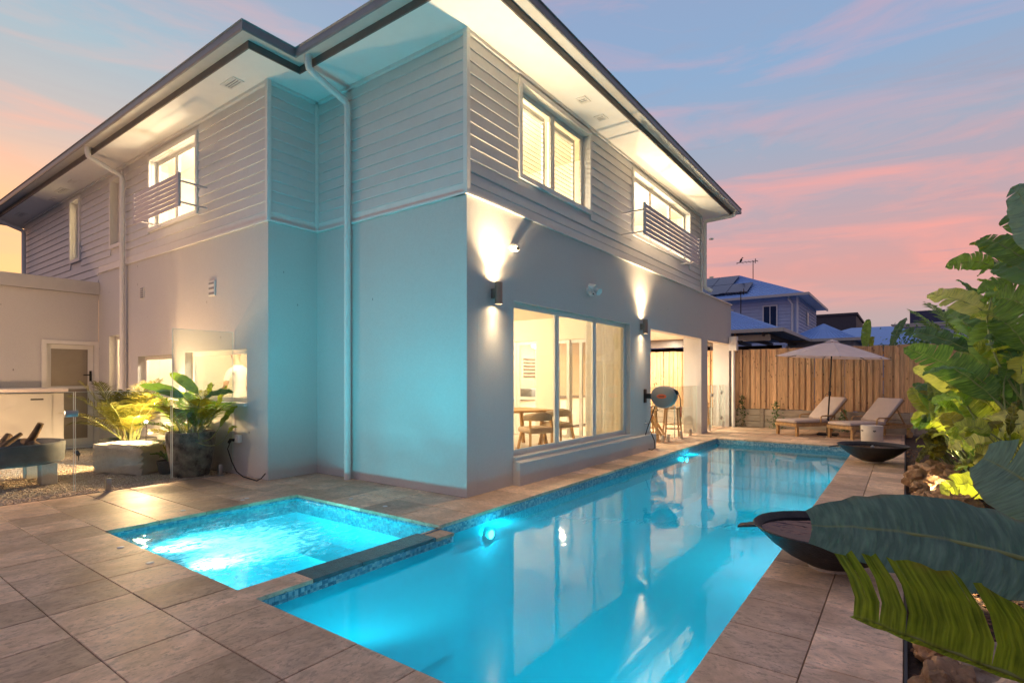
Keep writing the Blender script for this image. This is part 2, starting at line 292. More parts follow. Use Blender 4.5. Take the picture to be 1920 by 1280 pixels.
# ------------------------------------------------------------------ mesh builder
class MB:
    def __init__(s): s.v = []; s.f = []; s.uv = None; s.mi = []
    def add(s, vs, fs):
        o = len(s.v); s.v += [tuple(p) for p in vs]; s.f += [tuple(i+o for i in f) for f in fs]; return s
    def box(s, x0, x1, y0, y1, z0, z1):
        if x0 > x1: x0, x1 = x1, x0
        if y0 > y1: y0, y1 = y1, y0
        if z0 > z1: z0, z1 = z1, z0
        return s.add([(x0,y0,z0),(x1,y0,z0),(x1,y1,z0),(x0,y1,z0),(x0,y0,z1),(x1,y0,z1),(x1,y1,z1),(x0,y1,z1)],
                     [(0,3,2,1),(4,5,6,7),(0,1,5,4),(1,2,6,5),(2,3,7,6),(3,0,4,7)])
    def bbox(s, x0, x1, y0, y1, z0, z1, b=.01, seg=2, mat=None):
        bm = bmesh.new(); bmesh.ops.create_cube(bm, size=1)
        for v in bm.verts: v.co = Vector(((x0+x1)/2+v.co.x*(x1-x0), (y0+y1)/2+v.co.y*(y1-y0), (z0+z1)/2+v.co.z*(z1-z0)))
        bmesh.ops.bevel(bm, geom=list(bm.edges), offset=b, segments=seg, affect='EDGES', profile=.5)
        if mat: bm.transform(mat)
        bm.normal_update(); bm.verts.index_update()
        s.add([v.co[:] for v in bm.verts], [[v.index for v in f.verts] for f in bm.faces]); bm.free(); return s
    def cbox(s, x0, x1, y0, y1, z0, z1, b=.004):      # box with a chamfered top edge
        return s.add([(x0,y0,z0),(x1,y0,z0),(x1,y1,z0),(x0,y1,z0),(x0,y0,z1-b),(x1,y0,z1-b),(x1,y1,z1-b),(x0,y1,z1-b),
                      (x0+b,y0+b,z1),(x1-b,y0+b,z1),(x1-b,y1-b,z1),(x0+b,y1-b,z1)],
                     [(0,3,2,1),(0,1,5,4),(1,2,6,5),(2,3,7,6),(3,0,4,7),(4,5,9,8),(5,6,10,9),(6,7,11,10),(7,4,8,11),(8,9,10,11)])
    def bar(s, a, b, wx, wz, up=(0,0,1)):             # rectangular bar from a to b
        a, b = Vector(a), Vector(b); d = (b-a).normalized(); u = Vector(up)
        if abs(d.dot(u)) > .98: u = Vector((0,1,0))
        r = d.cross(u).normalized(); u = r.cross(d)
        vs = [p+r*i*wx/2+u*j*wz/2 for p in (a, b) for i, j in ((-1,-1),(1,-1),(1,1),(-1,1))]
        return s.add(vs, [(0,3,2,1),(4,5,6,7),(0,1,5,4),(1,2,6,5),(2,3,7,6),(3,0,4,7)])
    def tube(s, pts, r, seg=10, cap=True):
        pts = [Vector(p) for p in pts]; n = len(pts)
        rs = r if hasattr(r, '__len__') else [r]*n
        o = len(s.v); prev = None
        for i, p in enumerate(pts):
            d = (pts[min(i+1,n-1)]-pts[max(i-1,0)]).normalized()
            if prev is None: x = d.orthogonal().normalized()
            else:
                x = prev-d*prev.dot(d)
                x = x.normalized() if x.length > 1e-6 else d.orthogonal().normalized()
            prev = x; y = d.cross(x)
            for k in range(seg):
                a = 2*math.pi*k/seg; s.v.append(tuple(p+(x*math.cos(a)+y*math.sin(a))*rs[i]))
        for i in range(n-1):
            for k in range(seg):
                k2 = (k+1) % seg; s.f.append((o+i*seg+k, o+i*seg+k2, o+(i+1)*seg+k2, o+(i+1)*seg+k))
        if cap: s.f.append(tuple(o+k for k in range(seg))[::-1]); s.f.append(tuple(o+(n-1)*seg+k for k in range(seg)))
        return s
    def lathe(s, prof, c=(0,0,0), seg=32, jit=0):
        o = len(s.v); c = Vector(c); n = len(prof)
        for r, z in prof:
            for k in range(seg):
                a = 2*math.pi*k/seg; rr = r*(1+(random.uniform(-jit, jit) if jit else 0)); s.v.append((c.x+rr*math.cos(a), c.y+rr*math.sin(a), c.z+z))
        for i in range(n-1):
            for k in range(seg):
                k2 = (k+1) % seg; s.f.append((o+i*seg+k, o+i*seg+k2, o+(i+1)*seg+k2, o+(i+1)*seg+k))
        if prof[0][0] > 1e-4: s.f.append(tuple(o+k for k in range(seg))[::-1])
        if prof[-1][0] > 1e-4: s.f.append(tuple(o+(n-1)*seg+k for k in range(seg)))
        return s
    def prism(s, poly, z0, z1):
        n = len(poly); return s.add([(x,y,z0) for x,y in poly]+[(x,y,z1) for x,y in poly],
            [tuple(range(n))[::-1], tuple(range(n,2*n))]+[(i,(i+1)%n,n+(i+1)%n,n+i) for i in range(n)])
    def build(s, name, mat, parent=None, smooth=None, label=None, cat=None, group=None, kind=None, at=None):
        me = bpy.data.meshes.new(name); me.from_pydata(s.v, [], s.f)
        ms = mat if isinstance(mat, (list, tuple)) else [mat]
        for q in ms: me.materials.append(MATS[q])
        if s.mi: me.polygons.foreach_set('material_index', s.mi)
        if s.uv:
            l = me.uv_layers.new(name='UVMap')
            for lp in me.loops: l.data[lp.index].uv = s.uv[lp.vertex_index]
        if smooth:
            me.polygons.foreach_set('use_smooth', [True]*len(me.polygons)); me.set_sharp_from_angle(angle=R(smooth))
        me.update()
        return obj(name, me, parent, label, cat, group, kind, at)
def obj(name, me, parent=None, label=None, cat=None, group=None, kind=None, at=None):
    o = bpy.data.objects.new(name, me); C.objects.link(o)
    if parent: o.parent = parent
    if at is not None: o.location = at
    return tag(o, label, cat, group, kind)
def tag(o, label=None, cat=None, group=None, kind=None):
    if label: o['label'] = label
    if cat: o['category'] = cat
    if group: o['group'] = group
    if kind: o['kind'] = kind
    return o
def thing(name, label, cat, loc=(0,0,0), rz=0, group=None):
    o = obj(name, None, None, label, cat, group); o.location = loc; o.rotation_euler = (0,0,rz); o.empty_display_size = .1; return o
def copy_tree(o, parent=None):
    c = o.copy(); C.objects.link(c); c.parent = parent
    for ch in list(o.children): copy_tree(ch, c)
    return c
def lamp(name, typ, loc, energy, col, radius=.05, parent=None, **kw):
    d = bpy.data.lights.new(name, typ); d.energy = energy; d.color = col
    if typ in ('POINT', 'SPOT'): d.shadow_soft_size = radius
    for k, v in kw.items(): setattr(d, k, v)
    o = bpy.data.objects.new(name, d); C.objects.link(o); o.location = loc
    if parent: o.parent = parent
    return o
WARM = (1, .82, .59)
_shared = {}
def piece(name, key, make, mat, parent, loc, rot=None, label=None):     # alike pieces share one mesh
    k = (name, key, mat)
    if k not in _shared:
        mb = MB(); make(mb); o = mb.build(name, mat, parent); _shared[k] = o.data; o.location = loc
    else: o = obj(name, _shared[k], parent, at=loc)
    if rot: o.rotation_euler = rot
    if label: o['label'] = label
    return o

# ================================================================== GROUND, POOL, PAVING
PX0, PX1, PY0, PY1 = -3.75, -.84, 1.92, 13.75        # pool water
SX0, SX1, SY0, SY1 = -6.20, -3.80, 1.95, 3.95        # spa water
WZ, SZ = -.13, -.055

def grid_sheet(mb, xs, ys, z, holes):
    for i in range(len(xs)-1):
        for j in range(len(ys)-1):
            cx, cy_ = (xs[i]+xs[i+1])/2, (ys[j]+ys[j+1])/2
            if any(a < cx < b and c < cy_ < d for a, b, c, d in holes): continue
            mb.add([(xs[i],ys[j],z),(xs[i+1],ys[j],z),(xs[i+1],ys[j+1],z),(xs[i],ys[j+1],z)], [(0,1,2,3)])
g = MB(); hol = [(PX0-.02, PX1+.02, PY0-.02, PY1+.02), (SX0-.02, PX0+.02, SY0-.02, SY1+.02)]
xs = sorted({-600, 600, PX0-.02, PX1+.02, SX0-.02, PX0+.02}); ys = sorted({-600, 600, PY0-.02, PY1+.02, SY0-.02, SY1+.02})
grid_sheet(g, xs, ys, -.055, hol)
g.build('ground', 'ground', kind='structure')

def open_box(x0, x1, y0, y1, z0, z1, name, mat, parent=None, kind=None):   # inner faces only: floor and four walls
    mb = MB(); mb.add([(x0,y0,z0),(x1,y0,z0),(x1,y1,z0),(x0,y1,z0),(x0,y0,z1),(x1,y0,z1),(x1,y1,z1),(x0,y1,z1)],
        [(0,1,2,3),(0,4,5,1),(1,5,6,2),(2,6,7,3),(3,7,4,0)])
    return mb.build(name, mat, parent, kind=kind)
pool = open_box(PX0, PX1, PY0, PY1, -1.25, -.20, 'swimming_pool', 'plaster', kind='structure')
st = MB()
for k in range(4): st.box(PX0+.005, PX1-.005, PY1-.32*(k+1), PY1-.32*k-.002, -1.24, -.30-.22*k)
st.build('steps', 'plaster', pool)
def band(x0, x1, y0, y1, z0, z1, t=.012):
    b = MB(); b.box(x0, x0+t, y0, y1, z0, z1); b.box(x1-t, x1, y0, y1, z0, z1); b.box(x0+t, x1-t, y0, y0+t, z0, z1); b.box(x0+t, x1-t, y1-t, y1, z0, z1); return b
band(PX0, PX1, PY0, PY1, -.36, -.036).build('waterline_tiles', 'mosaic', pool, kind='stuff')
spa = open_box(SX0, SX1, SY0, SY1, -.95, -.20, 'spa', 'plaster', kind='structure')
be = MB(); be.box(SX0+.005, SX0+.42, SY0+.005, SY1-.005, -.94, -.5); be.box(SX0+.42, SX1-.005, SY1-.42, SY1-.005, -.94, -.5)
be.build('bench', 'plaster', spa)
b = MB(); b.box(SX0, SX0+.012, SY0, SY1, -.22, -.036); b.box(SX0+.012, SX1, SY1-.012, SY1, -.22, -.036); b.box(SX0+.012, SX1, SY0, SY0+.012, -.22, -.036)
b.build('waterline_tiles', 'mosaic', spa, kind='stuff')
# the weir between spa and pool: capping stones and mosaic face
weir = MB().box(SX1+.002, -3.565, SY0, SY1, -1.2, -.062).build('spa_weir', 'plaster', kind='structure')
ww = -3.555-(SX1)
yy = SY0
for L in (.45, .45, .45, .40):
    piece('capping_stone', L, lambda m: m.cbox(0, ww, .003, L-.003, 0, .03, .003), 'trav_y' if yy == SY0 else 'wet_stone', weir, (SX1, yy, -.062)); yy += L
MB().cbox(SX1, -3.555, yy+.003, SY1, -.075, -.045, .003).build('spillway', 'trav_y', weir)
tl = .048
for k in range(int((SY1-SY0)/tl)):
    for j in range(3):
        piece('mosaic_tile', 't', lambda m: m.cbox(-.005, tl-.008, 0, tl-.003, 0, .008, .001) if False else m.box(0, .008, .0015, tl-.0015, .0015, tl-.0015), 'mosaic', weir, (-3.565, SY0+k*tl, -.064-(j+1)*tl))
pw = MB(); grid_sheet(pw, [PX0, -3.556, PX1], [PY0, SY1, PY1], WZ, [(PX0, -3.556, PY0, SY1)]); pw.build('pool_water', 'pool_water', kind='structure')
sw = MB(); grid_sheet(sw, [SX0, SX1], [SY0, SY1], SZ, []); sw.build('spa_water', 'spa_water', kind='structure')

def pave(parent, x0, x1, y0, y1, dx, dy, mat='trav_y', stagger=0, z=0, th=.034, gap=.006, along='y'):
    """rows of stones of about dx by dy filling the rectangle"""
    ny = max(1, round((y1-y0)/dy)); hy = (y1-y0)/ny
    for j in range(ny):
        xs = [x0]; s0 = (j % 2)*stagger*dx
        if s0 > .05: xs.append(x0+s0)
        while xs[-1]+dx < x1-.04: xs.append(xs[-1]+dx)
        xs.append(x1)
        for a, b in zip(xs, xs[1:]):
            if b-a < .03: continue
            L = round(b-a, 3); dz = random.uniform(-.0012, .0012)
            piece('paver', (L, round(hy, 3), th), lambda m: m.cbox(gap/2, L-gap/2, gap/2, hy-gap/2, -th, 0, .003), mat, parent, (a, y0+j*hy, z+dz))
def sheet(name, rects, z, mat='paving_base'):
    m = MB()
    for x0, x1, y0, y1 in rects: m.add([(x0,y0,z),(x1,y0,z),(x1,y1,z),(x0,y1,z)], [(0,1,2,3)])
    return m.build(name, mat, kind='structure')
ter = sheet('terrace_paving', [(-8.35, -.84, -1.3, PY0), (-8.35, SX0, PY0, 4.24), (-7.37, SX0, 4.24, 5.04), (SX0, PX0, SY1, 5.04)], -.042)
pave(ter, -7.7, -.84, -.8, .58, .46, .46, stagger=.5)
pave(ter, -8.35, -.84, .58, PY0, .455, .447, stagger=.0)
pave(ter, -8.35, SX0+.02, PY0, 4.24, .72, .46)
pave(ter, -7.37, SX0+.02, 4.24, 5.04, .60, .40)
pave(ter, SX0+.02, PX0+.015, SY1-.015, 5.04, .61, .55, 'trav_x')
strip = sheet('poolside_paving', [(-4.33, PX0, 5.04, PY1), (-4.33, 0, PY1, 17.5), (PX1, 0, -1.3, PY1)], -.042)
pave(strip, -4.34, PX0+.015, 5.04, PY1, .6, .6, 'trav_x')
pave(strip, PX1-.015, -.42, -.2, PY1, .45, .447, 'trav_x'); pave(strip, -.42, -.005, -.42, PY1, .45, .447, 'trav_x')
pave(strip, -4.34, -.005, PY1-.015, 17.5, .61, .46, 'trav_x', stagger=.5)
patio = sheet('alfresco_paving', [(-9.0, -4.33, 10.75, 17.5)], -.042)
pave(patio, -7.9, -4.345, 10.75, 17.5, .6, .6, 'trav_x')
# little white caps set in the paving round the spa and pool
for i, (x, y, lb) in enumerate(((-6.42, 2.03, 'on the darker stones'), (-5.62, 1.78, 'nearer the camera corner'), (-7.0, 2.75, 'left of the spa'), (-6.75, 3.55, 'in front of the spa far corner'), (-6.75, 3.66, 'beside its twin at the far corner'), (-5.6, 4.28, 'behind the spa by the tower wall'), (-4.85, 4.27, 'behind the spa towards the house corner'))):
    pass
CAPS = [((226,1026), 'small white paving cap left of the spa, left one of the front pair'), ((281,1055), 'small white paving cap left of the spa, right one of the front pair'), ((343,957), 'lone small white paving cap beside the back left edge of the spa'),
        ((455,937.5), 'small white paving cap behind the spa, front one of the close pair'), ((463,934), 'small white paving cap behind the spa, rear one of the close pair'), ((658,935), 'small white paving cap behind the spa below the white downpipe'), ((722,949), 'small white paving cap behind the spa nearest the house corner')]
for (u, v), lb in CAPS:
    t = FPX*CAM_H/(v-710); p = at(u, v, t)
    m = MB().lathe([(.028, 0), (.027, .003), (.022, .005), (.006, .006)], (p.x, p.y, 0.002), 16); m.build('paving_cap', 'paver_cap', smooth=40, label=lb, cat='cap', group='white caps in the terrace paving')

# ================================================================== HOUSE
XP, YA, XB, YC = -4.33, 5.04, -7.37, 4.24
ZB, ZS = 3.70, 5.72
house = thing('house', 'large pale two storey house with weatherboard upper floor beside the pool', 'house', (0, 0, 0))
class Face:
    def __init__(s, ax, p, sg): s.ax, s.p, s.sg = ax, p, sg
    def box(s, mb, a0, a1, o0, o1, z0, z1):
        q0, q1 = s.p+s.sg*o0, s.p+s.sg*o1
        return mb.box(q0, q1, a0, a1, z0, z1) if s.ax == 'x' else mb.box(a0, a1, q0, q1, z0, z1)
    def pt(s, a, o, z): return (s.p+s.sg*o, a, z) if s.ax == 'x' else (a, s.p+s.sg*o, z)
FP, FA, FB, FC, FW = Face('x', XP, 1), Face('y', YA, -1), Face('x', XB, 1), Face('y', YC, -1), Face('x', -14.03, 1)

def wall(face, a0, a1, z0, z1, holes, name='wall', mat='render_white', th=.2, parent=house):
    A = sorted({a0, a1, *[h[0] for h in holes], *[h[1] for h in holes]}); Zs = sorted({z0, z1, *[h[2] for h in holes], *[h[3] for h in holes]})
    A = [a for a in A if a0 <= a <= a1]; Zs = [z for z in Zs if z0 <= z <= z1]
    mb = MB()
    def solid(i, j):
        if i < 0 or j < 0 or i >= len(A)-1 or j >= len(Zs)-1: return False
        ca, cz = (A[i]+A[i+1])/2, (Zs[j]+Zs[j+1])/2
        return not any(h[0] < ca < h[1] and h[2] < cz < h[3] for h in holes)
    P = face.pt
    for i in range(len(A)-1):
        for j in range(len(Zs)-1):
            if not solid(i, j): continue
            l, r, b, t = A[i], A[i+1], Zs[j], Zs[j+1]
            for o in (0, -th): mb.add([P(l,o,b), P(r,o,b), P(r,o,t), P(l,o,t)], [(0,1,2,3)])
            if not solid(i-1, j): mb.add([P(l,0,b), P(l,0,t), P(l,-th,t), P(l,-th,b)], [(0,1,2,3)])
            if not solid(i+1, j): mb.add([P(r,0,b), P(r,0,t), P(r,-th,t), P(r,-th,b)], [(0,1,2,3)])
            if not solid(i, j-1): mb.add([P(l,0,b), P(r,0,b), P(r,-th,b), P(l,-th,b)], [(0,1,2,3)])
            if not solid(i, j+1): mb.add([P(l,0,t), P(r,0,t), P(r,-th,t), P(l,-th,t)], [(0,1,2,3)])
    me_o = mb.build(name, mat, parent)
    bm = bmesh.new(); bm.from_mesh(me_o.data); bmesh.ops.remove_doubles(bm, verts=bm.verts, dist=1e-4); bmesh.ops.recalc_face_normals(bm, faces=bm.faces); bm.to_mesh(me_o.data); bm.free()
    return me_o

# ---- ground floor walls
DW = (6.02, 9.90, .38, 2.52)                   # dining window
wall(FP, YA+.2015, 17.45, 0, ZB, [DW, (10.95, 14.45, 0, 2.5), (15.0, 17.2, 0, 2.5)])
wall(FA, XB-.19, XP, 0, ZB, [])
wall(FB, YC+.001, YA-.001, 0, ZB-.001, [])
KW1, KW2, NW = (-11.96, -10.48, 1.12, 1.88), (-9.97, -7.95, 1.09, 1.90), (-13.42, -12.75, .55, 2.34)
wall(FC, -14.03, XB-.001, 0, ZB, [KW1, KW2, NW])
wall(FW, -3.0, YC-.002, 0, 3.24, [(3.36, 4.16, .06, 2.16)])
# parapet capping of the wing and its roof
MB().box(-14.5, -13.95, -3.0, YC-.004, 3.245, 3.50).build('parapet', 'bronze' if False else 'gutter_bottom', house)
MB().box(-20, -14.5, -3.0, YC-.004, 3.1, 3.2).build('wing_roof', 'roof', house)
# pillars of the alfresco (wall is .2 thick, they run deeper)
for y0, y1 in ((14.452, 14.998), (17.202, 17.448)):
    MB().box(XP-.47, XP-.2015, y0, y1, 0, 2.70).build('pillar', 'render_white', house)
# ledge between the storeys
for f, a0, a1 in ((FP, YA-.03, 17.48), (FA, XB-.0, XP+.0), (FB, YC+.0, YA-.033), (FC, -14.0, XB+.03)):
    m = MB(); f.box(m, a0, a1, -.19 if f is FP else .001, .034, ZB+.002, ZB+.03); m.build('ledge', 'trim', house)
    if f is FP: continue
# ---- upper floor core walls (behind the boards)
W1, W2 = (6.20, 8.20, 4.30, 5.56), (10.05, 13.45, 4.33, 5.52)
L1, L2, L3 = (-11.38, -9.56, 4.25, 5.50), (-13.30, -12.72, 4.20, 5.52), (-15.80, -15.22, 4.20, 5.55)
YE, XE = 14.48, -19.7
o_in = .02
FPu, FAu, FBu, FCu = Face('x', XP-o_in, 1), Face('y', YA+o_in, -1), Face('x', XB-o_in, 1), Face('y', YC+o_in, -1)
wall(FPu, YA+o_in, YE, ZB+.031, ZS-.002, [W1, W2], 'upper_wall', 'cladding', .12)
wall(FAu, XB-o_in, XP-o_in-.121, ZB+.031, ZS-.002, [], 'upper_wall', 'cladding', .12)
wall(FBu, YC+o_in, YA+o_in-.001, ZB+.031, ZS-.002, [], 'upper_wall', 'cladding', .12)
wall(FCu, XE, XB-o_in-.121, ZB-.5, ZS-.002, [L1, L2, L3], 'upper_wall', 'cladding', .12)
m = MB(); m.box(XE, XP-o_in-.125, YE-.13, YE-.01, ZB+.031, ZS-.002); m.build('upper_wall', 'cladding', house)
def boards(face, a0, a1, z0, z1, holes, n):
    h = (z1-z0)/n
    for k in range(n):
        b, t = z0+k*h, z0+(k+1)*h-.002
        cuts = sorted((max(a0, q[0]-.07), min(a1, q[1]+.07)) for q in holes if q[2]-.07 < t and q[3]+.07 > b+.03)
        segs, x = [], a0
        for c0, c1 in cuts:
            if c0 > x: segs.append((x, c0))
            x = max(x, c1)
        if x < a1: segs.append((x, a1))
        for s0, s1 in segs:
            mb = MB(); P = face.pt
            pr = [(0, b), (.024, b), (.026, b+.008), (.007, t), (0, t)]
            n_ = len(pr); mb.add([P(s0, o, z) for o, z in pr]+[P(s1, o, z) for o, z in pr],
                [tuple(range(n_)), tuple(range(n_, 2*n_))[::-1]]+[(i, n_+i, n_+(i+1) % n_, (i+1) % n_) for i in range(n_)])
            mb.build('weatherboard', 'cladding', house)
NB = 12
ZB2 = ZB+.15
boards(FPu, YA-.02, YE-.005, ZB2, ZS-.05, [W1, W2], NB)
boards(FAu, XB+.03, XP-.02, ZB2, ZS-.05, [], NB)
boards(FBu, YC+.0, YA-.02, ZB2, ZS-.05, [], NB)
boards(FCu, XE+.005, XB-.02, ZB2-.002, ZS-.05, [L1, L2, L3], NB)
boards(FCu, XE+.005, -14.05, ZB2-.5, ZB2-.004, [], 3)
for f, a0, a1 in ((FPu, YA-.02, YE-.01), (FAu, XB+.02, XP+.0), (FBu, YC+.0, YA-.02), (FCu, -14.03, XB-.0)):
    m = MB(); f.box(m, a0, a1, .001, .018, ZB+.031, ZB2-.002); m.build('skirting_trim', 'trim', house)
for f, a0, a1 in ((FPu, YA+.0, YE-.01), (FAu, XB+.06, XP-.02), (FBu, YC+.04, YA-.05), (FCu, XE, XB-.04)):
    m = MB(); f.box(m, a0, a1, .001, .045, ZS-.048, ZS-.003); m.build('soffit_moulding', 'trim', house)
for x, y in ((XP, YA), (XB, YC)):
    MB().box(x-.03, x+.032, y-.032, y+.03, ZB+.032, ZS-.002).build('corner_stop', 'trim', house)
MB().box(XB-.0+.002, XB+.04, YA-.04, YA+.0, ZB+.032, ZS-.05).build('corner_stop', 'trim', house)
MB().box(XP-.03, XP+.03, YE-.05, YE+.01, ZB+.032, ZS-.05).build('corner_stop', 'trim', house)

# ---- eaves
OUT = [(-3.69, 4.42), (-3.69, 15.0), (-20.25, 15.0), (-20.25, 3.69), (-6.87, 3.69), (-6.87, 4.42)]
def offs(poly, d):
    n = len(poly); r = []
    for i in range(n):
        p0, p1, p2 = Vector(poly[i-1]), Vector(poly[i]), Vector(poly[(i+1) % n])
        def nor(a, b): e = (b-a).normalized(); return Vector((e.y, -e.x))
        v = nor(p0, p1)+nor(p1, p2); r.append((p1.x+v.x*d, p1.y+v.y*d))
    return r
MB().prism(OUT, ZS, ZS+.02).build('soffit', 'soffit', house)
def sweep(prof, name, mat):
    rings = [[(x, y, z) for x, y in offs(OUT, d)] for d, z in prof]; n = len(OUT)
    for i in range(n):
        if i in (1, 2): pass
        j = (i+1) % n; mb = MB(); k = len(prof)
        mb.add([rings[q][i] for q in range(k)]+[rings[q][j] for q in range(k)], [(q, k+q, k+(q+1) % k, (q+1) % k) for q in range(k)])
        mb.build(name, mat, house)
sweep([(.0, ZS-.012), (.02, ZS-.012), (.02, ZS+.14), (.0, ZS+.14)], 'fascia', 'fascia')
sweep([(.021, ZS+.085), (.165, ZS+.085), (.165, ZS+.10), (.021, ZS+.10)], 'gutter_base', 'gutter_bottom')
sweep([(.166, ZS+.08), (.182, ZS+.08), (.19, ZS+.105), (.182, ZS+.19), (.20, ZS+.205), (.166, ZS+.205)], 'gutter', 'gutter')
ro = offs(OUT, .17)
rf = MB(); z0, zr = ZS+.20, ZS+2.6
x0, x1, y0, y1 = -20.42, -3.52, 4.25, 15.17; ym = (y0+y1)/2; hd = (y1-y0)/2
rf.add([(x0,y0,z0),(x1,y0,z0),(x1,y1,z0),(x0,y1,z0),(x0+hd,ym,zr),(x1-hd,ym,zr)], [(0,1,5,4),(1,2,5),(2,3,4,5),(3,0,4)])
s2 = (zr-z0)/hd
rf.add([(-20.42,3.52,z0),(-6.70,3.52,z0),(-6.70-.73,4.25,z0+s2*.73),(-19.7,4.25,z0+s2*.73),(-20.42,4.25,z0),(-6.70,4.25,z0)], [(0,1,2,3),(1,5,2),(0,3,4)])
rf.build('roof', 'roof', house)
# soffit vents: a frame with three slats each
def vent(x, y, w, d, slats=3):
    fr = MB(); t = .03
    fr.box(x-w/2, x+w/2, y-d/2, y-d/2+t, ZS-.014, ZS-.001); fr.box(x-w/2, x+w/2, y+d/2-t, y+d/2, ZS-.014, ZS-.001)
    fr.box(x-w/2, x-w/2+t, y-d/2+t, y+d/2-t, ZS-.014, ZS-.001); fr.box(x+w/2-t, x+w/2, y-d/2+t, y+d/2-t, ZS-.014, ZS-.001)
    f = fr.build('soffit_vent', 'trim', house)
    MB().box(x-w/2+t, x+w/2-t, y-d/2+t, y+d/2-t, ZS-.004, ZS-.001).build('mesh_backing', 'gutter', f)
    for k in range(slats):
        yy = y-d/2+t+(d-2*t)*(k+.5)/slats
        MB().box(x-w/2+t, x+w/2-t, yy-.012, yy+.006, ZS-.012, ZS-.006).build('slat', 'trim', f)
vent(-7.87, 3.98, .36, .17); vent(-15.5, 3.99, .5, .16); vent(-14.6, 3.94, .30, .1); vent(-16.4, 4.06, .30, .1); vent(-4.0, 7.38, .17, .2); vent(-4.03, 8.05, .17, .2); vent(-18.6, 3.95, .5, .16)
# wall vents in the kitchen side
def wvent(x, z, w, h, n):
    f = MB(); FC.box(f, x-w/2, x+w/2, .001, .02, z-h/2, z+h/2); f = f.build('wall_vent', 'trim', house)
    for k in range(n):
        zz = z-h/2+h*(k+.5)/n; s = MB(); FC.box(s, x-w/2+.02, x+w/2-.02, .0205, .026, zz-.018, zz+.012); s.build('slot', 'gutter', f)
wvent(-9.0, 2.9, .20, .24, 3); wvent(-11.72, 3.08, .16, .20, 5)
# downpipes
def pipe(pts, r, name='downpipe', clips=()):
    P = [Vector(p) for p in pts]; q = [P[0]]
    for i in range(1, len(P)-1):
        a = P[i]+(P[i-1]-P[i]).normalized()*.07; b_ = P[i]+(P[i+1]-P[i]).normalized()*.07
        q += [a, P[i]*.6+(a+b_)*.2, b_]
    q.append(P[-1]); o = MB().tube(q, r, 16).build(name, 'trim', house, smooth=50)
    for z, nx, ny in clips:
        MB().tube([(P[-1].x, P[-1].y, z-.015), (P[-1].x, P[-1].y, z+.015)], r+.006, 16).build('bracket', 'trim', o, smooth=50)
pipe([(-6.52, 4.32, ZS+.085), (-6.52, 4.32, ZS-.09), (-6.52, 4.955, ZS-.30), (-6.52, 4.955, 0)], .048, clips=((.25, 0, 0), (2.0, 0, 0), (3.5, 0, 0)))
pipe([(-12.45, 3.59, ZS+.085), (-12.45, 3.59, ZS-.09), (-12.45, 4.15, ZS-.30), (-12.45, 4.15, 0)], .048, clips=((3.45, 0, 0), (2.0, 0, 0)))
pipe([(-19.3, 3.59, ZS+.085), (-19.3, 3.59, ZS-.09), (-19.3, 4.15, ZS-.28), (-19.3, 4.15, 3.2)], .048)
pipe([(-3.60, 14.85, ZS+.085), (-3.60, 14.85, ZS-.02), (-4.23, 14.42, ZS-.17), (-4.23, 14.42, ZB+.12), (-4.10, 14.55, ZB+.05)], .048, clips=((5.1, 0, 0), (4.1, 0, 0)))
rh = MB().box(-4.31, -4.09, 17.10, 17.32, 2.30, 2.72).build('rainwater_head', 'trim', house)
MB().tube([(-4.20, 17.2, 2.31), (-4.20, 17.2, 0)], .05, 16).build('downpipe', 'trim', house, smooth=50)

# ---- windows
def window(face, h, mulls=(), dep=.09, fw=.05, mat='frame', glass='glass', arch=True, sill=True, name='window'):
    a0, a1, z0, z1 = h; m = MB(); B = face.box
    B(m, a0+.001, a1-.001, -dep-.05, -dep, z0+.001, z0+fw); B(m, a0+.001, a1-.001, -dep-.05, -dep, z1-fw, z1-.001)
    B(m, a0+.001, a0+fw, -dep-.05, -dep, z0+fw, z1-fw); B(m, a1-fw, a1-.001, -dep-.05, -dep, z0+fw, z1-fw)
    o = m.build(name, mat, house)
    ed = [a0+fw]+[x for q in mulls for x in (q-fw*.6, q+fw*.6)]+[a1-fw]
    for q in mulls:
        m = MB(); B(m, q-fw*.6, q+fw*.6, -dep-.05, -dep+.012, z0+fw, z1-fw); m.build('mullion', mat, o)
    for i in range(0, len(ed), 2):
        m = MB(); B(m, ed[i]-.005, ed[i+1]+.005, -dep-.03, -dep-.024, z0+fw-.005, z1-fw+.005); m.build('pane', glass, o)
        m = MB(); s = .022
        B(m, ed[i], ed[i+1], -dep-.022, -dep-.004, z0+fw, z0+fw+s); B(m, ed[i], ed[i+1], -dep-.022, -dep-.004, z1-fw-s, z1-fw); B(m, ed[i], ed[i]+s, -dep-.022, -dep-.004, z0+fw+s, z1-fw-s); B(m, ed[i+1]-s, ed[i+1], -dep-.022, -dep-.004, z0+fw+s, z1-fw-s)
        m.build('sash', mat, o)
    if arch:
        m = MB(); w_ = .068
        B(m, a0-w_, a1+w_, .001, .048, z0-w_, z0); B(m, a0-w_, a1+w_, .001, .048, z1, z1+w_); B(m, a0-w_, a0, .001, .048, z0, z1); B(m, a1, a1+w_, .001, .048, z0, z1)
        m.build('architrave', 'trim', o)
        m = MB(); B(m, a0, a1, -dep-.002, .0, z0-.0, z0+.004); B(m, a0, a0+.004, -dep-.002, 0, z0, z1); B(m, a1-.004, a1, -dep-.002, 0, z0, z1); B(m, a0, a1, -dep-.002, 0, z1-.004, z1); m.build('reveal', 'trim', o)
    return o
wd = window(FP, DW, (7.33, 8.60), .10, .055, arch=False)
m = MB(); FP.box(m, DW[0]-.02, DW[1]+.06, -.08, .035, DW[2]-.05, DW[2]-.002); m.build('sill', 'render_white', wd)
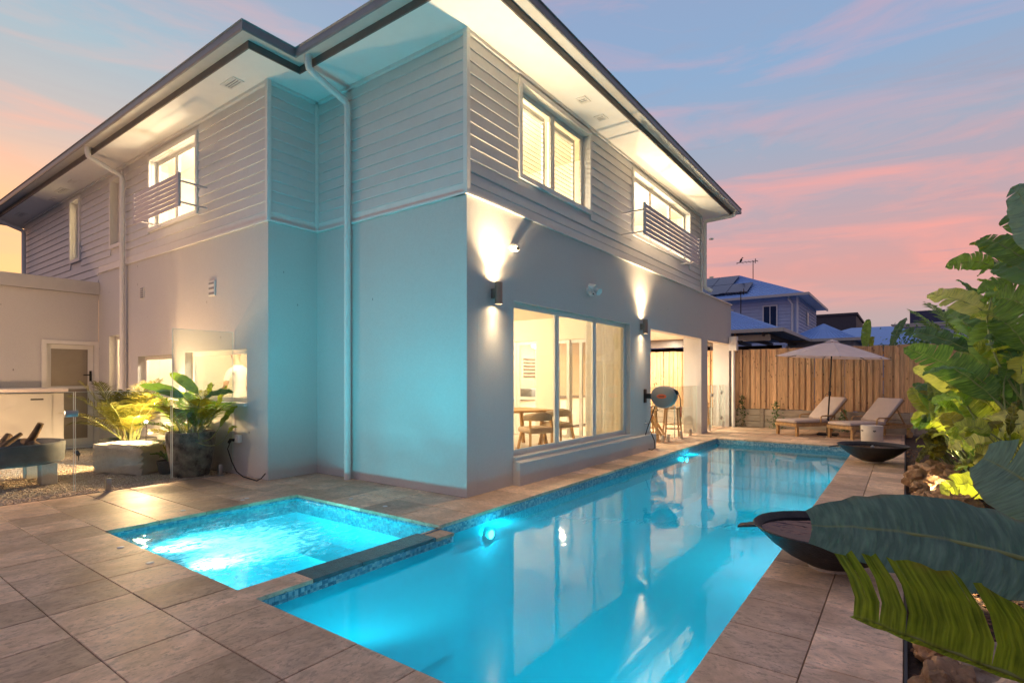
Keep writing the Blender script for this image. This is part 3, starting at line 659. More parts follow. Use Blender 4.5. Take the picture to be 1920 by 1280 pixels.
# plinth that steps out below the window
m = MB(); FP.box(m, DW[0]-.02, 10.95, .001, .12, 0, .31); m.build('plinth', 'render_white', house)
m = MB(); mP = FP.pt; m.add([mP(DW[0]-.02,.0012,.31), mP(DW[0]-.02,.12,.31), mP(DW[0]-.02,.036,.33), mP(10.0,.0012,.31), mP(10.0,.12,.31), mP(10.0,.036,.33)], [(0,1,2),(3,5,4),(1,4,5,2)]); m.build('plinth_cap', 'render_white', house)
w1 = window(FPu, W1, (7.22,)); w2 = window(FPu, W2, (11.2, 12.4))
for f, h, mu in ((FCu, L1, (-10.55,)), (FCu, L2, ()), (FCu, L3, ())): window(f, h, mu)
for h, mu in ((KW1, ()), (KW2, ()), (NW, ())): window(FC, h, mu, .12, .045, arch=False)
m = MB(); FC.box(m, KW2[0]-.02, KW2[1]+.02, .001, .05, KW2[2]-.05, KW2[2]-.003); m.build('window_ledge', 'trim', house)
m = MB(); FC.box(m, KW1[0]-.02, KW1[1]+.02, .001, .05, KW1[2]-.05, KW1[2]-.003); m.build('window_ledge', 'trim', house)
# plantation shutters behind the first upper window
for a0, a1 in ((6.30, 7.16), (7.29, 8.10)):
    fr = MB(); FPu.box(fr, a0, a0+.05, -.24, -.20, 4.36, 5.50); FPu.box(fr, a1-.05, a1, -.24, -.20, 4.36, 5.50); FPu.box(fr, a0+.05, a1-.05, -.24, -.20, 4.36, 4.43); FPu.box(fr, a0+.05, a1-.05, -.24, -.20, 5.43, 5.50)
    fr = fr.build('shutter', 'blind', w1)
    for k in range(14):
        z = 4.465+k*.0705; P = FPu.pt
        s = MB().add([P(a0+.05,-.255,z+.022), P(a1-.05,-.255,z+.022), P(a1-.05,-.19,z-.022), P(a0+.05,-.19,z-.022), P(a0+.05,-.255,z+.030), P(a1-.05,-.255,z+.030), P(a1-.05,-.19,z-.014), P(a0+.05,-.19,z-.014)],
            [(0,3,2,1),(4,5,6,7),(0,1,5,4),(1,2,6,5),(2,3,7,6),(3,0,4,7)]); s.build('louvre', 'blind', w1)
# ---- interiors
def room(x0, x1, y0, y1, z0, z1, opened, name='room', mat='interior'):
    F = {'bot': (0,1,2,3), 'top': (4,7,6,5), '-y': (0,4,5,1), '+x': (1,5,6,2), '+y': (2,6,7,3), '-x': (3,7,4,0)}
    mb = MB().add([(x0,y0,z0),(x1,y0,z0),(x1,y1,z0),(x0,y1,z0),(x0,y0,z1),(x1,y0,z1),(x1,y1,z1),(x0,y1,z1)], [f for k, f in F.items() if k not in opened])
    return mb.build(name, mat, house)
IN = XP-.201
room(-8.6, XP-.145, 5.3, 9.3, ZB+.1, 5.68, ('+x',), 'bedroom')
room(-8.6, XP-.145, 9.4, 14.2, ZB+.1, 5.68, ('+x',), 'bathroom')
room(-12.3, -8.8, YC+.145, 7.5, ZB+.1, 5.68, ('-y',), 'bedroom')
room(-13.6, -12.4, YC+.145, 6.5, ZB+.1, 5.68, ('-y',), 'hall'); room(-16.4, -14.6, YC+.145, 6.5, ZB+.1, 5.68, ('-y',), 'hall')
lamp('bedroom_light', 'POINT', (-5.9, 6.0, 5.2), 250, WARM, .12); lamp('bathroom_light', 'POINT', (-5.9, 10.6, 5.2), 220, WARM, .12)
lamp('bedroom_light', 'POINT', (-9.5, 5.5, 5.3), 200, WARM, .12); lamp('bedroom_soffit_fill', 'POINT', (-10.4, 5.0, 4.42), 45, WARM, .08); lamp('bathroom_soffit_fill', 'POINT', (-5.15, 11.75, 4.47), 110, WARM, .08)  # two low lamps added behind the sills to brighten soffit and boards
lamp('hall_light', 'POINT', (-15.6, 5.4, 5.2), 80, WARM, .1); lamp('hall_light', 'POINT', (-13.2, 5.4, 5.3), 9, WARM, .1)
# dining room
FZ = .10
dr = room(-9.2, IN, 5.26, 10.74, FZ, 2.85, ('+x', '+y', 'bot'), 'dining_room')
MB().box(-9.2, IN, 5.26, 10.74, FZ-.06, FZ).build('interior_floor', 'interior_floor', house)
lamp('dining_light', 'POINT', (-7.3, 5.9, 2.45), 215, WARM, .12); lamp('dining_light', 'POINT', (-8.7, 8.4, 2.45), 130, WARM, .12)
FD = Face('y', 10.74, -1)
wall(FD, -9.2, IN, FZ, 2.85, [(-8.9, -7.05, FZ, 2.35), (-6.55, -5.35, FZ, 2.35)], 'interior_wall', 'interior', .12)
def glazed(x0, x1, z0, z1, y, rail):
    f = MB(); t = .075
    f.box(x0, x0+t, y, y+.045, z0, z1); f.box(x1-t, x1, y, y+.045, z0, z1); f.box(x0+t, x1-t, y, y+.045, z0, z0+t); f.box(x0+t, x1-t, y, y+.045, z1-t, z1)
    if rail: f.box(x0+t, x1-t, y, y+.045, rail, rail+.07)
    o = f.build('glazed_door', 'frame', house); MB().box(x0+t-.004, x1-t+.004, y+.02, y+.026, z0+t-.004, z1-t+.004).build('pane', 'glass', o); return o
for k in range(3): glazed(-8.88+k*.62, -8.88+(k+1)*.62-.01, FZ+.005, 2.34, 10.76, .95)
for k in range(4): glazed(-6.53+k*.30, -6.53+(k+1)*.30+.05, FZ+.005, 2.34, 10.762+.05*(k % 2), 0)
# curtain behind the right pane of the dining window
cu = MB(); n = 90
pts = [(-4.72-.035*math.sin(i*1.15)-.012*math.sin(i*.37), 8.85+1.5*i/n) for i in range(n+1)]
cu.add([(x, y, FZ+.02) for x, y in pts]+[(x, y, 2.7) for x, y in pts], [(i, i+1, n+2+i, n+1+i) for i in range(n)]); cu.build('curtain', 'curtain', house, smooth=60)
# kitchen behind the servery windows
room(-12.6, -7.6, YC+.205, 7.6, .2, 2.7, ('-y',), 'kitchen')
lamp('kitchen_light', 'POINT', (-11.4, 4.95, 2.35), 80, WARM, .1); lamp('kitchen_light', 'POINT', (-8.8, 4.95, 2.4), 60, WARM, .1)
MB().box(-12.4, -7.7, YC+.22, YC+.75, .98, 1.03).build('benchtop', 'counter', house)
for k in range(4): MB().box(-12.4+k*1.15, -12.4+(k+1)*1.15-.012, 7.0, 7.5, .2, 2.4).build('cupboard_door', 'kitchen_door', house)
room(-13.9, -12.65, YC+.205, 6.5, .2, 2.7, ('-y',), 'laundry'); lamp('laundry_light', 'POINT', (-13.2, 5.5, 2.4), 70, WARM, .1)
# alfresco
MB().box(-9.0, IN, 10.87, 17.44, 2.72, 2.78).build('alfresco_ceiling', 'soffit', house)
MB().box(-9.1, -9.0, 10.87, 17.44, 0, 2.72).build('alfresco_back_wall', 'beige_wall', house)
for k in range(6): MB().box(-8.999, -8.975, 13.0, 13.9, 1.5+k*.10, 1.545+k*.10).build('louvre', 'fascia', house)
MB().box(-8.99, -8.40, 11.2, 15.8, .0, .86).build('outdoor_bench', 'kitchen_door', house); MB().box(-8.995, -8.36, 11.15, 15.85, .862, .91).build('outdoor_benchtop', 'fascia', house); MB().bbox(-8.9, -8.45, 12.6, 13.4, .912, 1.18, .05, 3).build('barbecue_hood', 'gutter', house, smooth=40)
MB().box(-9.0, XP-.475, 17.28, 17.44, 2.46, 2.715).build('end_beam', 'fascia', house)
for x, y in ((-6.3, 12.2), (-6.3, 14.4), (-6.3, 16.4), (-7.8, 13.2)):
    MB().lathe([(.07, 0), (.07, -.015), (.045, -.018), (.045, -.004)], (x, y, 2.72), 20).build('downlight', 'trim', house, smooth=40)
    lamp('downlight_bulb', 'AREA', (x, y, 2.698), 95, WARM, shape='DISK', size=.10)
# wing door
fd = MB(); FW.box(fd, 3.362, 3.45, -.12, -.06, .062, 2.158); FW.box(fd, 4.07, 4.158, -.12, -.06, .062, 2.158); FW.box(fd, 3.45, 4.07, -.12, -.06, 2.07, 2.158); FW.box(fd, 3.45, 4.07, -.12, -.06, .062, .20); FW.box(fd, 3.45, 4.07, -.12, -.06, 1.24, 1.30)
fd = fd.build('door', 'frame', house)
for z0, z1 in ((.20, 1.24), (1.30, 2.07)):
    q = MB(); FW.box(q, 3.449, 4.071, -.10, -.09, z0-.001, z1+.001); q.build('mesh_panel', 'bronze', fd)
q = MB(); FW.box(q, 4.09, 4.13, -.06, -.045, 1.40, 1.62); FW.box(q, 3.98, 4.115, -.03, -.01, 1.52, 1.545); FW.box(q, 4.10, 4.12, -.045, -.01, 1.52, 1.545); q.build('handle', 'black_plastic', fd)
q = MB(); FW.box(q, 3.28, 3.36, .001, .03, .02, 2.24); FW.box(q, 4.16, 4.235, .001, .03, .02, 2.24); FW.box(q, 3.36, 4.16, .001, .03, 2.16, 2.24); q.build('door_surround', 'frame', house)
room(-16.5, -14.235, 3.0, 4.2, .06, 2.6, ('+x',), 'wing_room')

# ---- slatted privacy screens in front of the upper windows
def screen(face, a0, a1, z0, z1, off, label, near):
    c = face.pt((a0+a1)/2, off, z0); t = thing('privacy_screen', label, 'screen', (0, 0, 0))
    m = MB(); face.box(m, a0, a0+.04, off-.02, off+.02, z0, z1); m.build('post', 'screen_slat', t)
    m = MB(); face.box(m, a1-.04, a1, off-.02, off+.02, z0, z1); m.build('post', 'screen_slat', t)
    n = 7; h = (z1-z0)/n
    for k in range(n):
        m = MB(); face.box(m, a0+.041, a1-.041, off-.009, off+.009, z0+k*h+.004, z0+k*h+h*.82); m.build('slat', 'screen_slat', t)
    for a in (a0+.012, a1-.03):
        for z in (z0+.06, z1-.14):
            m = MB(); face.box(m, a, a+.02, .04, off-.021, z, z+.025); m.build('arm', 'screen_slat', t)
    return t
screen(FPu, 9.42, 12.66, 4.07, 4.67, .50, 'pale slatted screen in front of the three pane upper window on the pool side', 9.4)
screen(FCu, -10.88, -9.12, 4.13, 4.66, .46, 'pale slatted screen in front of the upper left window above the courtyard', 0)

# ================================================================== FIXTURES ON THE HOUSE
def sconce(y, z, label, e, x=XP, wide=1.0):
    t = thing('wall_sconce', label, 'wall lamp', (x, y, z), group='up and down wall lamps')
    MB().lathe([(.002, -.07), (.045, -.07), (.045, -.14), (.05, -.14), (.05, .14), (.045, .14), (.045, .07), (.002, .07)], (.10, 0, 0), 24).build('body', 'bronze', t, smooth=40)
    MB().box(.001, .055, -.03, .03, -.06, .06).build('bracket', 'bronze', t)
    for s in (1, -1):
        MB().lathe([(.002, s*.08), (.036, s*.08)] , (.10, 0, 0), 20).build('bulb', 'lamp_warm', t)
        for ee, sz, bl, tilt in ((e*.06, 56, .9, 0), (e*wide*(1.7 if s > 0 else .14), 125, 1.0, R(29)), (e*(.05 if s > 0 else .02), 168, .6, 0)):
            dv = Vector((math.sin(tilt), 0, s*math.cos(tilt)))
            l = lamp('sconce_light', 'SPOT', (.10, 0, s*.12), ee, (1, .71, .39), .03, t, spot_size=R(sz), spot_blend=bl); l.rotation_euler = (-dv).to_track_quat('Z', 'Y').to_euler()
sconce(5.55, 2.55, 'lit cylindrical up and down wall lamp near the house corner', 260)
sconce(10.42, 2.50, 'lit cylindrical up and down wall lamp between the big window and the alfresco', 220)
def dome_cam(y, z, label):
    t = thing('security_camera', label, 'camera', (XP, y, z))
    MB().lathe([(.001, .0), (.055, .0), (.058, .03), (.001, .03)], (0, 0, 0), 20).build('base', 'white_plastic', t, smooth=40)
    bm = MB().lathe([(.001, -.055), (.03, -.048), (.05, -.02), (.054, .01), (.04, .04), (.001, .055)], (0, 0, 0), 20)
    o = bm.build('eyeball', 'white_plastic', t, smooth=60)
    MB().lathe([(.001, .058), (.022, .054), (.024, .045)], (0, 0, 0), 16).build('lens', 'black_plastic', o, smooth=50)
    for c in t.children: c.rotation_euler = (0, R(90), 0)
    t.children[1].location = (.07, 0, -.01); t.children[1].rotation_euler = (R(20), R(115), 0)
dome_cam(5.98, 3.23, 'white dome security camera above the first wall lamp')
t = thing('floodlight', 'white unlit twin floodlight with sensor above the big window', 'floodlight', (XP, 8.16, 2.93))
MB().lathe([(.001, 0), (.06, 0), (.06, .03), (.001, .03)], (0, 0, 0), 18).build('base', 'white_plastic', t).rotation_euler = (0, R(90), 0)
for s in (-1, 1):
    o = MB().lathe([(.001, -.06), (.035, -.05), (.055, .03), (.06, .06), (.055, .062), (.05, .045), (.001, .04)], (0, 0, 0), 20).build('head', 'white_plastic', t, smooth=50)
    o.location = (.12, s*.10, .05 if s < 0 else .0); o.rotation_euler = (s*R(30), R(125), s*R(20))
    MB().tube([(.02, s*.02, 0), (.09, s*.08, .02)], .012, 8).build('arm', 'white_plastic', t)
MB().bbox(.03, .10, -.03, .03, -.10, -.035, .015).build('sensor', 'white_plastic', t, smooth=40)
MB().lathe([(.001, .0), (.018, .0), (.018, .02), (.001, .02)], (0, 0, 0), 14).build('lens', 'black_plastic', t).location = (.10, 0, -.07)
# corner camera by the far downpipe
t = thing('security_camera', 'small dark bullet camera on the rainwater head at the alfresco end', 'camera', (-4.09, 17.28, 2.58))
MB().tube([(0, 0, 0), (.06, .02, 0)], .012, 8).build('arm', 'black_plastic', t); MB().tube([(.03, -.05, -.01), (.10, .08, 0)], .03, 12).build('body', 'black_plastic', t, smooth=50)

# hose reel on its swivel bracket
t = thing('hose_reel', 'round grey wall mounted hose reel with orange badge by the alfresco', 'hose reel', (XP, 10.62, 1.10))
MB().bbox(.001, .025, -.06, .06, -.14, .14, .008).build('wall_plate', 'black_plastic', t)
MB().bbox(.02, .16, -.035, .035, -.05, .05, .01).build('swivel_arm', 'black_plastic', t)
bd = MB(); prof = []
for k in range(36):
    a = 2*math.pi*k/36; prof.append((.40+.255*math.cos(a)*(1.0+.05*math.cos(a)), .225*math.sin(a)+.012*math.cos(2*a)))
for yy, sc in ((-.115, .80), (-.10, .93), (-.06, 1), (.06, 1), (.10, .93), (.115, .80)):
    bd.v += [(.40+(x-.40)*sc, yy, z*sc) for x, z in prof]
for i in range(5):
    for k in range(36): bd.f.append((i*36+k, i*36+(k+1) % 36, (i+1)*36+(k+1) % 36, (i+1)*36+k))
bd.f.append(tuple(range(36))[::-1]); bd.f.append(tuple(range(180, 216)))
body = bd.build('body', 'reel_grey', t, smooth=35)
bg_ = MB(); bg_.v = [(.40+.10*math.cos(2*math.pi*k/24), -.1175, .045*math.sin(2*math.pi*k/24)) for k in range(24)]+[(.40+.10*math.cos(2*math.pi*k/24), -.112, .045*math.sin(2*math.pi*k/24)) for k in range(24)]
bg_.f = [tuple(range(24))]+[(k, 24+k, 24+(k+1) % 24, (k+1) % 24) for k in range(24)]
badge = bg_.build('badge', 'orange_plastic', body)
lt = MB()
for k in range(6): lt.box(.345+k*.019, .345+k*.019+.013, -.1182, -.1176, -.012, .012)
lt.build('lettering', 'black_plastic', badge)
MB().tube([(.60, 0, .10), (.66, 0, .08), (.70, 0, .05)], [.05, .045, .02], 14).build('hose_guide', 'black_plastic', t, smooth=50)
MB().tube([(.22, -.0, .20), (.20, 0, .25), (.24, 0, .27), (.27, 0, .23)], .008, 8).build('handle', 'black_plastic', t, smooth=50)
def sag(p, q, drop, n=18):
    p, q = Vector(p), Vector(q); return [p.lerp(q, i/n)-Vector((0, 0, drop*4*(i/n)*(1-i/n))) for i in range(n+1)]
MB().tube([(.70, 0, .05), (.735, 0, -.02), (.745, 0, -.15), (.75, 0, -.36)], .010, 8).build('hose_end', 'black_plastic', t, smooth=60)
MB().tube([(.75, 0, -.20), (.752, 0, -.40)], .016, 10).build('nozzle', 'orange_plastic', t, smooth=50)
hp = [(.22, 0, -.20), (.18, -.02, -.35), (.12, -.03, -.52), (.08, -.05, -.66), (.05, -.10, -.82), (.06, -.12, -.96), (.10, -.10, -1.07), (.18, -.05, -1.085), (.22, 0, -1.05), (.20, .02, -.9), (.12, 0, -.70)]
MB().tube(hp, .010, 8).build('inlet_hose', 'black_plastic', t, smooth=60)
MB().tube([(.0, -.02, -.56), (.08, -.02, -.56), (.08, -.02, -.62)], .012, 8).build('tap', 'steel', t, smooth=50)

# ================================================================== FRAMELESS GLASS FENCES
def panel(x, y0, y1, z0, z1, label, spig, hardware=()):
    t = thing('glass_panel', label, 'glass fence', (x, (y0+y1)/2, 0))
    h = (y1-y0)/2
    MB().box(-.006, .006, -h, h, z0, z1).build('pane', 'fence_glass', t)
    e = MB(); e.box(-.0064, .0064, -h, h, z1-.004, z1+.0004); e.box(-.0064, .0064, -h-.0004, -h+.004, z0, z1-.004); e.box(-.0064, .0064, h-.004, h+.0004, z0, z1-.004); e.build('edge_highlight', 'glass_edge_highlight', t)  # pale opaque strips paint the bright highlight along the glass edges
    for s in spig:
        q = s-(y0+y1)/2
        p = MB().bbox(-.028, .028, q-.028, q+.028, .0, .17, .006).build('spigot', 'steel', t, smooth=40)
        MB().bbox(-.045, .045, q-.045, q+.045, .001, .012, .004).build('base_plate', 'steel', p)
    for nm, q0, q1, a, b_ in hardware:
        MB().bbox(-.03, .03, q0-(y0+y1)/2, q1-(y0+y1)/2, a, b_, .006).build(nm, 'steel', t, smooth=40)
    return t
GX = -8.33
panel(GX, .35, 2.26, .06, 1.29, 'frameless glass gate panel at far left in front of the fire pit', (.9, ), (('latch', 2.17, 2.30, .98, 1.06),))
panel(GX, 2.275, 3.36, .06, 1.29, 'frameless glass fence panel in front of the stone block seat', (2.62,))
panel(GX, 3.375, 4.225, .06, 2.16, 'tall frameless glass panel meeting the kitchen wall beside the big pot', (4.03,))
AX = -4.44
panel(AX, 11.0, 12.72, .05, 1.27, 'clear glass panel across the alfresco in front of the bar stools', (11.95, 12.3))
panel(AX, 12.74, 14.43, .05, 1.27, 'clear glass panel across the alfresco beside the middle pillar', (13.2, 13.9))
panel(AX, 15.02, 15.75, .05, 1.27, 'narrow clear glass panel just past the middle alfresco pillar', (15.2, 15.6))
panel(AX, 15.77, 16.75, .05, 1.27, 'clear glass gate with black latch in the far alfresco opening', (), (('latch', 15.74, 15.84, .95, 1.03), ('hinge', 16.70, 16.80, 1.0, 1.09), ('hinge', 16.70, 16.80, .25, .34)))
panel(AX, 16.77, 17.18, .05, 1.27, 'narrow clear glass panel against the end pillar of the alfresco', (17.0,))

# ================================================================== POOL LIGHTS
CY = (.10, .85, .96)
def poollight(x, y, z, nx, label, e):
    t = thing('pool_light', label, 'pool light', (x, y, z))
    o = MB().lathe([(.001, .0), (.10, .0), (.10, .02), (.075, .03)], (0, 0, 0), 24).build('rim', 'steel', t, smooth=40); o.rotation_euler = (0, R(90)*nx, 0)
    o = MB().lathe([(.001, .031), (.05, .030), (.075, .026)], (0, 0, 0), 24).build('lens', 'lamp_cyan', t, smooth=60); o.rotation_euler = (0, R(90)*nx, 0)
    lamp('pool_lamp', 'POINT', (nx*.075, 0, 0), e*.12, CY, .045, t)
poollight(PX0+.013, 4.73, -.27, 1, 'glowing underwater light on the house side near the spa', 65)
poollight(PX0+.013, 11.4, -.25, 1, 'glowing underwater light on the house side near the far steps', 70)
for yy, lb in ((2.5, 'in the nearest part of the pool'), (5.0, 'below the nearer water bowl'), (7.4, 'halfway along the garden side'), (9.7, 'along the far half of the garden side')):
    poollight(PX1-.013, yy, -.85, -1, 'added unseen underwater light deep on the garden side wall '+lb, 95 if yy < 3 else 165)  # unseen lamps added to light the pool evenly from below
t = thing('spa_light', 'glowing light in the bubbling spa', 'pool light', (-4.85, 2.55, -.94))
MB().lathe([(.11, 0), (.11, .02), (.085, .03)], (0, 0, 0), 24).build('rim', 'steel', t, smooth=40); MB().lathe([(.085, .026), (.05, .031), (.001, .031)], (0, 0, 0), 24).build('lens', 'lamp_cyan', t, smooth=60)
lamp('spa_lamp', 'POINT', (0, 0, .08), 22, (.20, .92, 1), .06, t)
def added_uplight(x, y, z, aim, e, label, size=115):  # unseen underwater lamp added to throw teal light up the house walls
    t = thing('pool_light', label, 'pool light', (x, y, z)); q = Vector(aim).to_track_quat('Z', 'Y')
    o = MB().lathe([(.001, .0), (.08, .0), (.08, .02), (.06, .03), (.001, .03)], (0, 0, 0), 20).build('rim', 'steel', t, smooth=40); o.rotation_euler = (R(-90), 0, 0)
    l = lamp('pool_lamp', 'SPOT', q @ Vector((0, 0, .06)), e, CY, .04, t, spot_size=R(size), spot_blend=.8); l.rotation_euler = (-Vector(aim)).to_track_quat('Z', 'Y').to_euler()
added_uplight(-4.5, SY0+.013, -.23, (-.25, .72, .65), 235, 'added unseen underwater light on the near spa wall shining up at the tower, right one')
added_uplight(-5.3, SY0+.013, -.23, (.0, .72, .65), 225, 'added unseen underwater light on the near spa wall shining up at the tower, left one')
added_uplight(-2.6, PY0+.013, -.62, (-.45, .7, .6), 25, 'added unseen underwater light on the near pool wall shining up at the house corner')

# ================================================================== WATER BOWLS
def bowl(x, y, label, r=.54, h=.30):
    t = thing('water_bowl', label, 'water bowl', (x, y, 0))
    pr = [(.001, .025), (.16, .025), (.17, .03), (.30, .095), (.42, .185), (.50, .265), (r, h), (r-.008, h+.008), (r-.03, h), (.47, .25), (.40, .21), (.001, .20)]
    MB().lathe(pr, (0, 0, 0), 48).build('bowl', 'bowl_black', t, smooth=35)
    MB().lathe([(.001, 0), (.15, 0), (.15, .028), (.001, .028)], (0, 0, 0), 24).build('foot', 'stone_block', t)
    MB().add([(q*math.cos(2*math.pi*k/40), q*math.sin(2*math.pi*k/40), h-.035) for q in (.475,) for k in range(40)], [tuple(range(40))]).build('water', 'bowl_water', t)
    s = MB().add([(-r+.05,-.07,h-.03),(-r+.05,.07,h-.03),(-r-.12,.055,h-.07),(-r-.12,-.055,h-.07),(-r+.05,-.07,h-.05),(-r+.05,.07,h-.05),(-r-.12,.055,h-.085),(-r-.12,-.055,h-.085)], [(0,1,2,3),(4,7,6,5),(0,3,7,4),(1,5,6,2),(3,2,6,7),(0,4,5,1)])
    s.box(-r+.05, -r-.115, -.085, -.06, h-.085, h+.01) if False else None
    s.build('spout', 'bowl_black', t)
    n = 8; vs = [(-r-.118-.05*(i/n)**.5, yy, h-.07-(h-.07-WZ)*(i/n)) for i in range(n+1) for yy in (-.04+.012*i/n, .04-.012*i/n)]
    MB().add(vs, [(2*i, 2*i+1, 2*i+3, 2*i+2) for i in range(n)]).build('water_sheet', 'fence_glass', t, smooth=60)
    o = MB().lathe([(.03, 0), (.03, .012), (.012, .02), (.012, .03)], (0, 0, h-.036), 12); o.build('water_jet', 'steel', t)
    return t
bowl(-.47, 4.82, 'black water bowl nearer the camera spilling into the pool, partly behind a big leaf')
bowl(-.46, 11.35, 'black water bowl at the far end of the pool near the white drum table')

# ================================================================== FURNITURE
def lounger(x, y, rz, label):
    t = thing('sun_lounger', label, 'sun lounger', (x, y, 0), rz, 'sun loungers by the timber fence')
    w, L = .66, 1.95      # foot at y=0, head at y=L
    f = MB()
    for s in (-1, 1): f.box(s*w/2-.02, s*w/2+.02, .0, L, .24, .32)
    f.box(-w/2+.02, w/2-.02, 0, .04, .24, .32); f.box(-w/2+.02, w/2-.02, L-.04, L, .24, .32); f.build('frame', 'teak', t)
    for sx in (-1, 1):
        for yy in (.03, L-.12): MB().box(sx*(w/2-.012)-.032, sx*(w/2-.012)+.032, yy, yy+.06, 0, .24 if False else .239).build('leg', 'teak', t)
        a = MB().tube([(sx*(w/2+.01), .80, .32), (sx*(w/2+.01), .80, .47), (sx*(w/2+.01), .86, .50), (sx*(w/2+.01), 1.22, .50), (sx*(w/2+.01), 1.26, .46)], .018, 8); a.build('armrest', 'teak', t, smooth=50)
    for k in range(9): MB().box(-w/2+.021, w/2-.021, .08+k*.12, .16+k*.12, .305, .325).build('slat', 'teak', t)
    MB().bbox(-w/2+.01, w/2-.01, -.01, 1.12, .327, .405, .03, 3).build('seat_cushion', 'cushion', t, smooth=60)
    an = R(42); mt = Matrix.Translation((0, 1.10, .37)) @ Matrix.Rotation(an, 4, 'X')
    MB().bbox(-w/2+.01, w/2-.01, .0, .82, .0, .085, .03, 3, mt).build('back_cushion', 'cushion', t, smooth=60)
    b = MB()
    for s in (-1, 1): b.bar(mt @ Vector((s*(w/2-.04), 0, -.02)), mt @ Vector((s*(w/2-.04), .84, -.02)), .03, .035)
    b.build('back_frame', 'teak', t)
    b = MB()
    for s in (-1, 1): b.bar(mt @ Vector((s*(w/2-.06), .55, -.03)), (s*(w/2-.06), 1.82, .28), .022, .03)
    b.build('prop', 'teak', t)
    o = MB().lathe([(.02, -.02), (.075, -.02), (.075, .02), (.02, .02)], (0, 0, 0), 18).build('wheel', 'teak', t, smooth=40); o.rotation_euler = (0, R(90), 0); o.location = (w/2+.03, L-.1, .075)
lounger(-2.50, 15.48, R(-37), 'cushioned timber sun lounger left of the umbrella pole')
lounger(-1.30, 15.30, R(-37), 'cushioned timber sun lounger right of the umbrella beside the white drum')
t = thing('side_table', 'pale round drum side table with handle slots beside the right lounger', 'side table', tuple(at(1634, 834, FPX*CAM_H/124)))
t.location.z = 0
MB().lathe([(.001, 0), (.20, 0), (.205, .01), (.212, .40), (.205, .415), (.001, .415)], (0, .2, 0), 36).build('drum', 'drum', t, smooth=40)
for a in (-1.2, -2.4): MB().lathe([(.001, 0), (.02, .0)], (0, 0, 0), 12)
for a in (R(285), R(215)):
    MB().tube([(.209*math.cos(a-.12), .2+.209*math.sin(a-.12), .31), (.212*math.cos(a), .2+.212*math.sin(a), .30), (.209*math.cos(a+.12), .2+.209*math.sin(a+.12), .31)], .014, 8).build('handle_slot', 'pot_dark', t, smooth=50)
# umbrella
t = thing('patio_umbrella', 'pale canvas patio umbrella with tilted dark pole between the loungers', 'umbrella', (-1.62, 16.15, 0))
top = Vector((.10, .02, 2.42))
MB().bbox(-.23, .23, -.23, .23, 0, .05, .012).build('base', 'dark_metal', t, smooth=40)
MB().tube([(0, 0, .05), (0, 0, .42)], .030, 12).build('base_tube', 'dark_metal', t, smooth=50)
MB().tube([(0, 0, .3), top*.5, top], .019, 12).build('pole', 'dark_metal', t, smooth=50)
MB().tube([top*.44+Vector((0, 0, -.05)), top*.44+Vector((0, 0, .06))], .034, 12).build('crank_housing', 'dark_metal', t, smooth=50)
MB().tube([top*.44, top*.44+Vector((-.08, -.04, 0)), top*.44+Vector((-.09, -.04, -.05))], .008, 8).build('crank_handle', 'dark_metal', t)
n, rad = 8, 1.30; tilt = Matrix.Translation(top) @ Matrix.Rotation(R(3), 4, 'Y')
cn_, rib_ends = MB(), []
for k in range(n):
    a0, a1 = 2*math.pi*(k+.3)/n, 2*math.pi*(k+1.3)/n
    e0, e1 = Vector((math.cos(a0), math.sin(a0), 0)), Vector((math.cos(a1), math.sin(a1), 0)); rib_ends.append(tilt @ (e0*rad+Vector((0, 0, -.42))))
    rows = []
    for i in range(7):
        q = .08+.92*i/6; zz = -.42*(q**1.12)
        p0, p1 = e0*rad*q+Vector((0, 0, zz)), e1*rad*q+Vector((0, 0, zz)); mid = (p0+p1)/2*(1-.04*q)+Vector((0, 0, -.025*q))
        rows.append([tilt @ p0, tilt @ ((p0+mid)/2), tilt @ mid, tilt @ ((p1+mid)/2), tilt @ p1])
    s = MB(); s.v = [tuple(p) for r_ in rows for p in r_]; s.f = [(i*5+j, i*5+j+1, i*5+j+6, i*5+j+5) for i in range(6) for j in range(4)]
    o = len(s.v); s.v += [tuple(p) for p in rows[-1]]+[tuple(p-Vector((0, 0, .07))) for p in rows[-1]]; s.f += [(o+j, o+j+1, o+j+6, o+j+5) for j in range(4)] if False else []
    s.build('canopy_panel', 'canvas', t, smooth=50)
for p in rib_ends:
    MB().tube([tilt @ Vector((0, 0, -.03)), p+Vector((0, 0, -.015))], .008, 6).build('rib', 'dark_metal', t)
s = MB(); s.v = [tuple(tilt @ Vector((.17*math.cos(2*math.pi*k/8), .17*math.sin(2*math.pi*k/8), -.02))) for k in range(8)]+[tuple(tilt @ Vector((0, 0, .05)))]; s.f = [(k, (k+1) % 8, 8) for k in range(8)]; s.build('vent_cap', 'canvas', t)

